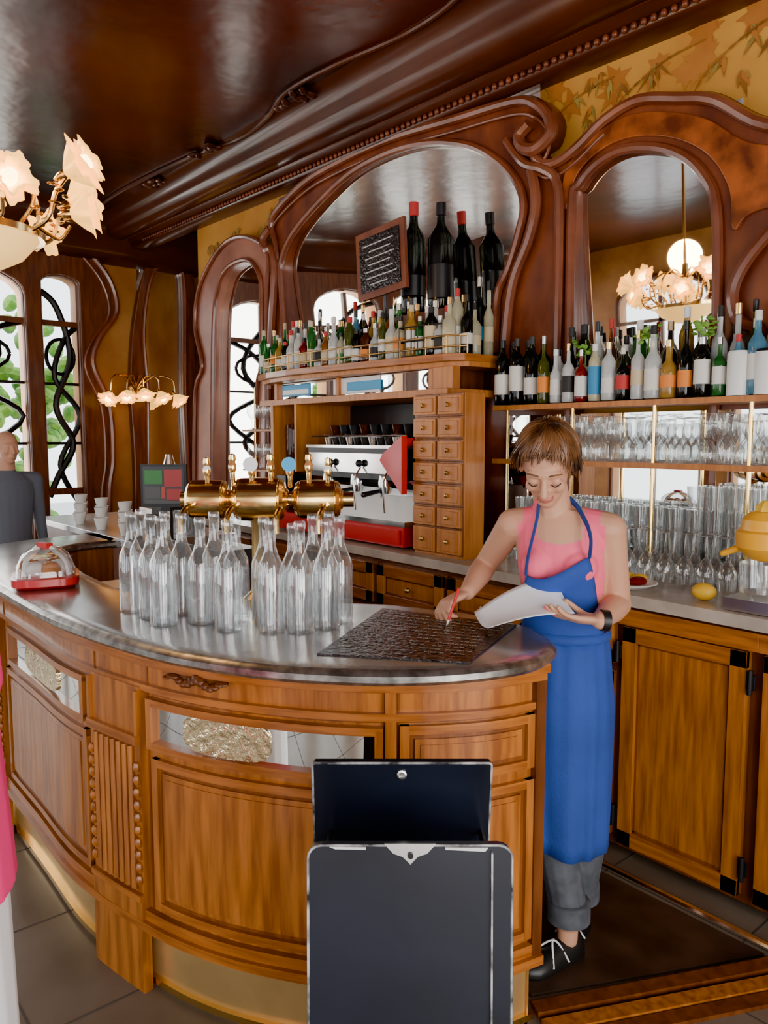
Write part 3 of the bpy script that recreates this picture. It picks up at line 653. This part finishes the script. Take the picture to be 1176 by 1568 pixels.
for i,(sx0,sz0,sw,sh_,ct) in enumerate(((-.05,1.35,.09,.07,1),(.05,1.345,.09,.09,0),(-.055,1.27,.08,.06,3),(.0,1.27,.02,.06,2),(.055,1.26,.08,.06,0),(0,1.225,.19,.02,3))): mbx(sx0,-.020,sz0,(sw,.002,sh_),SCR[ct])
mbx(0,.03,1.12,(.05,.05,.2),BLACK); mbx(0,.02,1.0,(.18,.16,.02),BLACK); mbx(0,.02,.495,(.22,.2,.97),WOODD)
b.obj('cash_register_stand',False)
# ------------------------------------------------------------------ chandeliers
def flower(b,p,d,s=1):
    q=Vector((0,0,1)).rotation_difference(Vector(d).normalized()).to_matrix()
    ph=random.uniform(0,6)
    mod=lambda a,j:1+(.20*math.cos(5*a+ph) if j>1 else 0)+(.12*math.cos(11*a) if j>2 else 0)
    b.lathe([(.012*s,0),(.030*s,.015*s),(.046*s,.04*s),(.062*s,.065*s),(.078*s,.072*s)],p,LAMPG,44,q,mod,cap=False)
    mod2=lambda a,j:1+(.22*math.cos(4*a+ph+1) if j>0 else 0)+(.12*math.cos(9*a) if j>2 else 0)
    b.lathe([(.010*s,.01*s),(.024*s,.03*s),(.036*s,.06*s),(.048*s,.088*s),(.058*s,.094*s)],p,LAMPG,40,q,mod2,cap=False)
    b.lathe([(.0,.01*s),(.020*s,.03*s),(.026*s,.06*s),(.020*s,.085*s),(0,.09*s)],p,LAMPC,16,q)
    b.lathe([(.006*s,-.04*s),(.014*s,-.02*s),(.016*s,.005*s),(.012*s,.012*s)],p,BRASS,12,q)
def chandelier(name,x,y,z,R0=.23,s=1):
    b=MB()
    b.lathe([(0,-.13*s),(R0*.35,-.12*s),(R0*.75,-.07*s),(R0*.97,-.01*s),(R0,.0),(R0*.95,.0)],(x,y,z),LAMPB,40,cap=False)
    b.lathe([(R0*.94,-.005),(R0*1.06,-.01),(R0*1.07,.012),(R0*.94,.015)],(x,y,z),BRASS,40)
    b.lathe([(0,-.17*s),(.015,-.16*s),(.02,-.135*s),(0,-.13*s)],(x,y,z),BRASS,12)
    b.tube([(x,y,z),(x,y,3.49)],.012,BRASS,10); b.lathe([(0,.1),(.04,.12),(.05,.18),(.025,.24),(.02,.3)],(x,y,z),BRASS,20)
    b.lathe([(.02,3.38),(.05,3.42),(.07,3.48),(.07,3.499)],(x,y,0),BRASS,20)
    for k in range(6):
        a=k*pi/3+.72; d=Vector((math.cos(a),math.sin(a),0)); pz=Vector((x,y,z))
        b.tube(cr([pz+d*R0,pz+d*(R0+.07)+Vector((0,0,.04)),pz+d*(R0+.10)+Vector((0,0,.12)),pz+d*(R0+.14)+Vector((0,0,.17))]),.008,BRASS,8)
        b.tube(cr([pz+d*.02+Vector((0,0,.2)),pz+d*.12+Vector((0,0,.26)),pz+d*(R0)+Vector((0,0,.2)),pz+d*(R0+.02)+Vector((0,0,.1)),pz+d*(R0-.03)+Vector((0,0,.03))]),.007,BRASS,8)
        flower(b,pz+d*(R0+.14)+Vector((0,0,.18)),d*.8+Vector((0,0,.35)),1.1*s)
        e=Vector((math.cos(a+.42),math.sin(a+.42),0))
        b.tube(cr([pz+d*(R0+.02)+Vector((0,0,.02)),pz+e*(R0+.06)+Vector((0,0,.0)),pz+e*(R0+.10)+Vector((0,0,.05))]),.006,BRASS,8)
        flower(b,pz+e*(R0+.10)+Vector((0,0,.09)),e*.9+Vector((0,0,.15)),1.0*s)
        for m in range(8): b.ell(pz+d*(R0+.02*m)+e*random.uniform(-.04,.04)+Vector((0,0,.02+.018*m)),(.022,.012,.006),BRASS,Matrix.Rotation(a+m,3,'Z'),8,5)
    b.obj(name)
    l=D.lights.new(name+'_glow','POINT'); l.energy=32; l.color=(1,.60,.26); l.shadow_soft_size=.12
    lo=D.objects.new(name+'_glow',l); lo.location=(x,y,z+.35); COL.objects.link(lo)
chandelier('chandelier',-3.01,.657,2.25)
b=MB(); sx,sy,sz=-7.38,3.02,2.0
b.ell((sx,sy,sz),(.02,.07,.1),BRASS)
for k in range(5):
    dy=-.32+.16*k; zz=.02-abs(dy)*.15
    b.tube(cr([(sx,sy,sz),(sx+.12,sy+dy*.4,sz+.14),(sx+.2,sy+dy*.9,sz+.12),(sx+.2,sy+dy,sz+.02+zz)]),.01,BRASS,8)
    flower(b,Vector((sx+.2,sy+dy,sz+zz)),(.3,dy,-.6),1.15)
b.obj('wall_sconce')
# ------------------------------------------------------------------ sandwich board
b=MB()
def P3(r,f,z): return Wd(r,f,z)
def slab(r0,r1,f0,z0,f1,z1,th,mt,rad=0.02,edge=None):
    H=math.hypot(f1-f0,z1-z0); u=Vector((0,f1-f0,z1-z0))/H; n=Vector((0,-(z1-z0),(f1-f0)))/H
    L=[]
    for cx,cz,a0 in ((r1-rad,rad,-pi/2),(r1-rad,H-rad,0),(r0+rad,H-rad,pi/2),(r0+rad,rad,pi)):
        for i in range(5): a=a0+pi/2*i/4; L.append((cx+rad*math.cos(a),cz+rad*math.sin(a)))
    def at3(x,t,o): q=Vector((x,f0,z0))+u*t+n*o; return P3(q.x,q.y,q.z)
    b.loft([[at3(x,t,-th/2) for x,t in L],[at3(x,t,th/2) for x,t in L]],mt)
    if edge: b.tube([at3(x,t,th/2) for x,t in L+L[:1]],.0022,edge,6)
    return at3
a3=slab(-.125,.21,1.16,.10,1.21,.885,.016,BOARD,.022,BEDGE)
slab(.175,.178,1.155,.1,1.205,.875,.02,BEDGE,.001)
a4=slab(-.13,.195,1.50,.10,1.35,.965,.014,BOARD,.006,BEDGE)
H=.787
b.loft([[a3(x,t,o) for x,t in ((.0,H+.004),(.085,H+.004),(.07,H-.012),(.055,H-.017),(.043,H-.03),(.030,H-.017),(.015,H-.012))] for o in (.009,.013)],STEEL)
WW=M('worn_white',(.6,.6,.6),.5)
b.loft([[a3(x,t,o) for x,t in ((.1,H-.002),(.17,H-.003),(.165,H-.009),(.10,H-.006))] for o in (.009,.012)],WW)
b.loft([[a3(x,t,o) for x,t in ((-.09,H-.001),(-.03,H-.002),(-.03,H-.006),(-.08,H-.005))] for o in (.009,.012)],WW)
q=(Wd(0,-1)).normalized(); qm=Vector((0,0,1)).rotation_difference(q).to_matrix()
b.lathe([(.006,0),(.009,.001),(.009,.003),(.006,.004),(.005,.0)],a4(.032,.855,.008),STEEL,16,qm); b.lathe([(0,0),(.005,0),(.005,.003),(0,.003)],a3(.043,H-.014,.014),BLACK,12,qm)
for r in (-.10,.18):
    b.tube([P3(r,1.165,.12),P3(r,1.15,0.0)],.012,BLACK,8); b.tube([P3(r,1.50,.12),P3(r,1.51,0)],.012,BLACK,8); b.tube([P3(r,1.19,.5),P3(r,1.43,.5)],.005,STEEL,6)
    b.tube([P3(r,1.22,.82),P3(r,1.37,.82)],.006,BLACK,6)
b.obj('sandwich_board',ang=30)
# ------------------------------------------------------------------ people
def remesh(mb,name,vox,classify,mats,loc,rz,smooth=6):
    me=D.meshes.new('t'); me.from_pydata(mb.v,[],mb.f); o=D.objects.new('t',me); COL.objects.link(o)
    r=o.modifiers.new('r','REMESH'); r.mode='VOXEL'; r.voxel_size=vox; r.use_smooth_shade=True
    s=o.modifiers.new('s','SMOOTH'); s.factor=.5; s.iterations=smooth
    dg=bpy.context.evaluated_depsgraph_get(); m2=D.meshes.new_from_object(o.evaluated_get(dg)); D.objects.remove(o)
    for m in mats: m2.materials.append(m)
    m2.polygons.foreach_set('material_index',[classify(p.center) for p in m2.polygons])
    m2.polygons.foreach_set('use_smooth',[True]*len(m2.polygons))
    O=Vector(loc)
    for v in m2.vertices: v.co-=O
    m2.name=name; o=D.objects.new(name,m2); COL.objects.link(o)
    w=Wd(O.x,O.y); o.location=(w.x,w.y,0); o.rotation_euler[2]=rz
    return o
def hand(b,w,d,n,side,curl,s=1,spread=.0,thumb=None):
    w=Vector(w); d=Vector(d).normalized(); n=Vector(n); n=(n-d*n.dot(d)).normalized(); t=d.cross(n)*side
    T=Matrix((t,n,d)).transposed()
    b.ell(w+d*.045*s,(.036*s,.0145*s,.05*s),SKIN,T); b.ell(w+d*.03*s+t*.02*s+n*.006*s,(.018*s,.016*s,.032*s),SKIN,T)
    for i,(off,L) in enumerate(((.028,.92),(.010,1.0),(-.009,.94),(-.027,.76))):
        p=w+d*.078*s+t*off*s; a=0; r=.0088*s
        b.cone(w+d*.04*s+t*off*.8*s,.010*s,p,r*1.05,SKIN,10)
        for L1,c1,rr in ((.040,curl[0],.0085),(.025,curl[1],.0078),(.020,curl[2],.0068)):
            a+=c1*(1+.12*i); dd=(d*math.cos(a)+n*math.sin(a)+t*spread*(1.5-i)).normalized(); q=p+dd*L1*L*s
            b.cone(p,rr*s*1.05,q,rr*s*.95,SKIN,10); p=q
    th=thumb or (.5,.75,.45)
    p=w+d*.02*s+t*.022*s; dd=(d*th[0]+t*th[1]+n*th[2]).normalized(); q=p+dd*.04*s; b.cone(p,.013*s,q,.0105*s,SKIN,10)
    dd=(dd+d*.5+n*.35).normalized(); q2=q+dd*.028*s; b.cone(q,.010*s,q2,.009*s,SKIN,10); b.cone(q2,.009*s,q2+dd*.018*s,.0075*s,SKIN,10)
def head(b,C,hf,hu,s=1):
    hf=Vector(hf).normalized(); hu=Vector(hu); hu=(hu-hf*hu.dot(hf)).normalized(); hr=hf.cross(hu)
    T=Matrix((hr,hf,hu)).transposed(); C=Vector(C)
    P=lambda r,f,u:C+(hr*r+hf*f+hu*u)*s
    E=lambda r,f,u,a,bb,c:b.ell(P(r,f,u),(a*s,bb*s,c*s),SKIN,T,16,10)
    E(0,-.012,.025,.071,.092,.088); E(0,.025,-.02,.056,.062,.075); E(0,.045,-.078,.031,.034,.030); E(0,.035,-.06,.045,.045,.035)
    E(0,.072,.022,.048,.018,.014); E(.034,.066,-.022,.020,.018,.02); E(-.034,.066,-.022,.020,.018,.02)
    b.cone(P(0,.084,.012),.008*s,P(0,.107,-.028),.0105*s,SKIN); E(.010,.094,-.031,.007,.009,.007); E(-.010,.094,-.031,.007,.009,.007)
    E(0,.084,-.053,.021,.010,.006); E(0,.082,-.062,.018,.010,.0065); E(.03,.073,.0,.0145,.014,.011); E(-.03,.073,.0,.0145,.014,.011)
    for sd in (1,-1): E(sd*.072,-.01,-.005,.009,.019,.03)
    return P,T
# --- barmaid
b=MB(); phi=math.radians(-20); Rp=Matrix.Rotation(phi,3,'Z')
TR=[(.74,.53,2.215,.125,.105),(.84,.53,2.22,.132,.112),(.92,.528,2.22,.128,.106),(1.0,.525,2.21,.115,.094),(1.08,.517,2.20,.114,.09),(1.17,.512,2.185,.126,.096),(1.25,.508,2.18,.132,.092),(1.31,.502,2.18,.13,.07),(1.35,.497,2.18,.07,.052)]
def ring(cz,cx,cy,rx_,ry_,n=24,k=1): return [Rp@Vector((rx_*k*math.cos(2*pi*i/n),ry_*k*math.sin(2*pi*i/n),0))+Vector((cx,cy,cz)) for i in range(n)]
b.loft([ring(*t) for t in TR],SKIN)
S1=(.375,2.225,1.30); S2_=(.628,2.135,1.295); E1=(.315,2.37,1.155); E2=(.672,2.175,1.075); W1=(.242,2.20,1.105); W2=(.572,2.0,1.068)
b.cone((.49,2.19,1.30),.060,(.462,2.155,1.43),.047,SKIN)
b.cone((.46,2.19,1.315),.045,S1,.047,SKIN); b.cone((.54,2.165,1.315),.045,S2_,.049,SKIN)
b.cone(S1,.046,E1,.035,SKIN); b.cone(S2_,.047,E2,.036,SKIN)
b.cone(E1,.037,Vector(E1).lerp(Vector(W1),.35),.037,SKIN); b.cone(Vector(E1).lerp(Vector(W1),.35),.037,W1,.024,SKIN)
b.cone(E2,.038,Vector(E2).lerp(Vector(W2),.35),.038,SKIN); b.cone(Vector(E2).lerp(Vector(W2),.35),.038,W2,.024,SKIN)
for sx_ in (-1,1):
    cb=Rp@Vector((.055*sx_,-.066,0))+Vector((.51,2.183,1.195)); b.ell(cb,(.052,.045,.05),SKIN)
for hx,hy,kx,ky,ax,ay in ((.47,2.22,.50,2.16,.545,2.155),(.59,2.2,.59,2.17,.60,2.26)):
    b.cone((hx,hy,.82),.078,(kx,ky,.47),.062,SKIN); b.cone((kx,ky,.47),.062,(kx+.01,ky+.03,.36),.064,SKIN); b.cone((kx+.01,ky+.03,.36),.064,(ax,ay,.155),.056,SKIN); b.cone((ax,ay,.2),.034,(ax,ay,.07),.03,SKIN)
hand(b,W1,(-.75,-.45,-.25),(-.2,-.3,-.9),-1,(.55,.8,.6),.95,thumb=(.7,.35,.6))
hand(b,W2,(-.97,-.12,.12),(.05,.25,1),1,(.12,.25,.25),.95,thumb=(.7,.3,.55))
HC=(.448,2.115,1.478); hf=(-.24,-.76,-.55); hu=(-.15,-.5,.85)
HP,HT=head(b,HC,hf,hu)
def segd(c,a,d):
    a=Vector(a);d=Vector(d); t=max(0,min(1,(c-a).dot(d-a)/(d-a).length_squared)); return (c-a-(d-a)*t).length
def cls2(c):
    lp=HT.inverted()@(c-HP(0,.09,-.0575))
    if abs(lp.z)<.010 and abs(lp.x)<.022 and abs(lp.y)<.02: return 3
    if c.z<.13: return 0
    if c.z<.75: return 2
    if c.z>.97 and (segd(c,E1,W1)<.048 or segd(c,E2,W2)<.046 or segd(c,S2_,E2)<.053*(1 if c.z<1.24 else 0) or segd(c,S1,E1)<.05*(1 if c.z<1.24 else 0) or (c-Vector(W2)).length<.12 or (c-Vector(W1)).length<.16): return 0
    q=Rp.inverted()@(Vector((c.x,c.y,0))-Vector((.512,2.185,0))); x=abs(q.x); y=q.y
    if c.z<.985: return 1 if x<.2 and y>-.2 else 0
    if x<(.12 if c.z>1.2 else .14) and -.2<y<.14:
        neck=1.258+ (x/.07)**2*.02
        if c.z<neck: return 1
        if c.z<1.375 and .062<x<.106: return 1
        if c.z<1.30 and y>.03: return 1
    return 0
OR=(.54,2.2,0)
bm=D.objects.new('barmaid',None); COL.objects.link(bm); wp=Wd(.54,2.2); bm.location=(wp.x,wp.y,0); bm.rotation_euler[2]=YAW
def attach(o):
    o.parent=bm; o.location=(0,0,0); o.rotation_euler=(0,0,0)
body_o=remesh(b,'body',.0042,cls2,[SKIN,PINK,JEAN,LIP],OR,YAW,4); attach(body_o)
def part(mb,name,ang=60):
    mb.v=[(x-.54,y-2.2,z) for x,y,z in mb.v]; o=mb.obj(name,ang=ang); attach(o); return o
# hair
h=MB(); CC=HP(0,-.012,.028)
def hs(th,ph,k=1.0):
    return CC+HT@Vector((.076*k*math.sin(ph)*math.sin(th),.097*k*math.sin(ph)*math.cos(th),.092*k*math.cos(ph)))
def pm(th):
    a=abs(((th+pi)%(2*pi))-pi); a=math.degrees(a)
    if a<40: return math.radians(50+a*.25)
    if a<70: return math.radians(60+(a-40)*1.4)
    return math.radians(102+min(36,(a-70)*.8))
cap=[]
for j in range(11):
    cap.append([hs(2*pi*k/36,.03+(pm(2*pi*k/36)-.05)*j/10,1.035) for k in range(36)])
h.loft(cap,HAIR)
for i in range(620):
    th=random.uniform(0,2*pi); fr=abs(((th+pi)%(2*pi))-pi)
    p1=pm(th)*random.uniform(.82,1.12)+(random.choice((0,.05,.12,.24)) if fr<1.1 else random.uniform(0,.12)); p0=random.uniform(.02,.7)*p1; sw=random.uniform(-.1,.6); k=random.uniform(1.03,1.09)
    fl=random.choice((.03,.06,.15,.3)) if 1.0<fr<2.4 else random.choice((.02,.03,.06))
    pts=[hs(th+sw*(t-.6),p0+(p1-p0)*t,k+fl*t**3+.015*math.sin(t*3+i)) for t in [j/8 for j in range(9)]]
    h.tube(pts,[.002,.0035,.004,.004,.0038,.0032,.0026,.0018,.0006],HAIR,5)
part(h,'hair')
h=MB()
for sd in (1,-1):
    h.tube(cr([HP(sd*.018,.087,-.004),HP(sd*.03,.0895,-.0085),HP(sd*.043,.080,-.004)]),.0016,EYE,6)
    h.tube(cr([HP(sd*.014,.088,.024),HP(sd*.03,.088,.029),HP(sd*.046,.074,.022)]),.0022,HAIR,6)
part(h,'eyelashes_and_brows')
# apron
h=MB(); n=64; R=[]
for j in range(15):
    t=j/14; z=.985-t*.63; cx=.525+.012*t; cy=2.21-.005*t; ra=.124+.022*min(1,t*3)-.018*t; rb=.104+.024*min(1,t*3)
    R.append([Rp@Vector(((ra+.007*t*math.cos(7*a+2*t)+.003*math.cos(15*a))*math.cos(a),(rb+.009*t*math.cos(9*a)+.003*math.cos(15*a))*math.sin(a),0))+Vector((cx,cy,z+.006*math.cos(3*a)*t)) for a in [2*pi*k/n for k in range(n)]])
h.loft(R,BLUE,cap=False)
R=[]
for j in range(9):
    t=j/8; z=.98+t*.22
    tr=[q for q in TR if q[0]<=z][-1]; tn=[q for q in TR if q[0]>z][0]; u=(z-tr[0])/(tn[0]-tr[0]); q=[tr[m]+(tn[m]-tr[m])*u for m in range(5)]
    ha=math.radians(72-34*t); bulge=.012+.030*math.exp(-((z-1.19)/.05)**2)
    R.append([Rp@Vector(((q[3]+.01)*math.sin(-ha+2*ha*k/14),-(q[4]+bulge)*math.cos((-ha+2*ha*k/14)),0))+Vector((q[1],q[2],z-.03*math.cos(pi*k/14)*t*(1)-.02*math.sin(pi*k/14)*t)) for k in range(15)])
h.loft(R,BLUE,cap=False,closed=False)
tl,trr=R[-1][0],R[-1][-1]
h.tube(cr([tl,tl+Vector((.004,-.004,.05)),Vector((.425,2.125,1.33)),Vector((.44,2.175,1.385)),Vector((.475,2.225,1.385))]),.012,BLUE,8,flat=.3)
h.tube(cr([trr,trr+Vector((0,-.008,.05)),Vector((.548,2.085,1.325)),Vector((.525,2.15,1.375)),Vector((.475,2.225,1.385))]),.012,BLUE,8,flat=.3)
h.tube([Rp@Vector((.126*math.cos(a),.108*math.sin(a),0))+Vector((.525,2.21,.985)) for a in [2*pi*k/32 for k in range(33)]],.010,BLUE,6,flat=1.5)
ap=part(h,'apron'); 
sm=ap.modifiers.new('s','SOLIDIFY'); sm.thickness=.003
h=MB()
for ax,ay,a in ((.545,2.155,-.55),(.60,2.26,-.3)):
    h.lathe([(.056,.13),(.065,.135),(.064,.19),(.056,.195)],(ax,ay,0),JEAN,24)
part(h,'jeans_cuffs')
h=MB()
for ax,ay,dx,dy in ((.545,2.155,-.85,-.5),(.60,2.26,-.6,-.75)):
    d=Vector((dx,dy,0)).normalized(); s_=Vector((-d.y,d.x,0)); o=Vector((ax,ay,0))
    RR=[]
    for t,w,hh in ((-.055,.012,.045),(-.045,.028,.06),(0,.034,.062),(.05,.036,.05),(.10,.043,.038),(.14,.04,.03),(.165,.024,.024),(.175,.006,.016)):
        c0=o+d*t; RR.append([c0+s_*w*math.cos(a)+Vector((0,0,.020+max(-.009,hh*math.sin(a)))) for a in [2*pi*k/16 for k in range(16)]])
    h.loft(RR,SHOE)
    h.tube(cr([o+d*.03+s_*.04+Vector((0,0,.03)),o+d*.05+Vector((0,0,.08)),o+d*.09-s_*.03+Vector((0,0,.054))]),.003,WHITC,6)
    h.tube(cr([o+d*.09+s_*.04+Vector((0,0,.03)),o+d*.06+Vector((0,0,.077)),o+d*.02-s_*.035+Vector((0,0,.054))]),.003,WHITC,6)
part(h,'shoes')
h=MB(); h.lathe([(.0275,-.01),(.0285,-.01),(.0285,.01),(.0275,.01)],Vector(W2)+Vector((.012,.004,0)),SHOE,20,Vector((0,0,1)).rotation_difference(Vector((.97,.12,-.1))).to_matrix())
part(h,'wristwatch')
p0=Wd(.205,2.09,1.135);p1=Wd(.172,2.075,1.037); b=MB(); b.cone(p1.lerp(p0,.15),.004,p0,.0045,RED,10); b.cone(p1,.001,p1.lerp(p0,.15),.004,WHITE,10); b.obj('pen')
c4=[Vector(v) for v in ((.250,2.10,1.068),(.478,2.13,1.165),(.50,1.98,1.092),(.272,1.97,1.055))]
b=MB(); n=12; G=[]
for j in range(n+1):
    G.append([c4[0].lerp(c4[1],i/n).lerp(c4[3].lerp(c4[2],i/n),j/n)+Vector((0,0,.018*math.sin(pi*i/n)*(1-.4*j/n)-.012*math.sin(pi*j/n))) for i in range(n+1)])
b.loft([[Wd(*p) for p in r] for r in G],PAPER,cap=False,closed=False); o=b.obj('paper_sheet'); sm=o.modifiers.new('s','SOLIDIFY'); sm.thickness=.0006
# --- simple standing people
def person(name,r,f,z_top,face,topm,legm,coat=False):
    s=z_top/1.72; b=MB(); Q=Matrix.Rotation(face,3,'Z')
    P=lambda x,y,z:Q@Vector((x*s,y*s,0))+Vector((r,f,z*s))
    rings=[(.80,.165,.12),(.9,.175,.125),(1.0,.15,.11),(1.12,.155,.11),(1.28,.18,.115),(1.38,.17,.09),(1.44,.09,.06)]
    b.loft([[P(a*math.cos(t),c*math.sin(t),z) for t in [2*pi*k/20 for k in range(20)]] for z,a,c in rings],SKIN)
    if coat: b.loft([[P(a*math.cos(t),c*math.sin(t),z) for t in [2*pi*k/20 for k in range(20)]] for z,a,c in ((.2,.17,.165),(.5,.17,.155),(.745,.18,.145),(.75,.2,.16),(.85,.19,.155),(1.2,.18,.125))],SKIN)
    b.cone(P(0,0,1.40),.055*s,P(0,-.01,1.52),.052*s,SKIN)
    for sd in (1,-1):
        b.cone(P(.1*sd,0,1.39),.05*s,P(.19*sd,0,1.38),.055*s,SKIN); b.cone(P(.19*sd,0,1.38),.053*s,P(.225*sd,.02,1.1),.04*s,SKIN)
        b.cone(P(.225*sd,.02,1.1),.04*s,P(.22*sd,-.05,.87),.028*s,SKIN)
        hand(b,P(.22*sd,-.05,.87),Q@Vector((0,-.15,-1)),Q@Vector((-sd,0,0)),-sd if sd>0 else 1,(.2,.3,.2),s)
        b.cone(P(.09*sd,0,.85),.095*s,P(.095*sd,-.01,.48),.065*s,SKIN); b.cone(P(.095*sd,-.01,.48),.065*s,P(.1*sd,.02,.1),.045*s,SKIN)
        b.cone(P(.1*sd,.03,.045),.042*s,P(.11*sd,-.14,.035),.033*s,SKIN)
    head(b,P(0,-.02,1.60),Q@Vector((0,-1,-.05)),Q@Vector((0,-.05,1)),s)
    hem=.747 if coat else .9
    def cl(c):
        z=c.z/s; q=Q.inverted()@(c-Vector((r,f,0)))
        if z<.085: return 3
        if z<hem and abs(q.x)<.20*s: return 2
        if z>1.45: return 0
        if z<.87: return 0 if abs(q.x)>.205*s else 1
        return 1
    return remesh(b,name,.006,cl,[SKIN,topm,legm,SHOE],(r,f,0),YAW,4)
person('bar_patron',-2.38,4.85,1.60,math.radians(50),GREYC,JEAN)
person('customer',-.832,1.30,1.66,math.radians(-90),HOTP,WHITC,coat=True)
# ------------------------------------------------------------------ lights / world / camera
def area(name,loc,rot,sx,sy,e,col=(1,.95,.88)):
    l=D.lights.new(name,'AREA'); l.shape='RECTANGLE'; l.size=sx; l.size_y=sy; l.energy=e; l.color=col
    o=D.objects.new(name,l); o.location=loc; o.rotation_euler=rot; COL.objects.link(o)
for i,(a,c) in enumerate(FW): area('daylight_window',((a+c)/2,-4.25,1.7),(pi/2,0,pi),c-a,2.6,(150,210,300,330,300)[i])
for i,(a,c) in enumerate(RW): area('daylight_door',(2.25,(a+c)/2,1.5),(pi/2,0,pi/2),c-a,2.7,(110,170,150)[i])  # added fill lamps outside the made-up right openings, brightening bar, cabinets and floor
for i,(a,c) in enumerate(WZ[:5]): area('daylight_side',(-7.8,(a+c)/2,1.9),(pi/2,0,-pi/2),c-a,2.4,65)
w=D.worlds.new('world'); bpy.context.scene.world=w; w.use_nodes=True
w.node_tree.nodes['Background'].inputs[0].default_value=(.9,.95,1,1); w.node_tree.nodes['Background'].inputs[1].default_value=6
cam=D.cameras.new('camera'); cam.sensor_fit='HORIZONTAL'; cam.sensor_width=36; cam.lens=36.06; cam.clip_start=.02
co=D.objects.new('camera',cam); COL.objects.link(co); co.location=(0,0,1.55); co.rotation_euler=(math.radians(84.5),0,YAW)
bpy.context.scene.camera=co
try: bpy.context.scene.view_settings.look='AgX - Punchy'
except Exception as e: print('look',e)
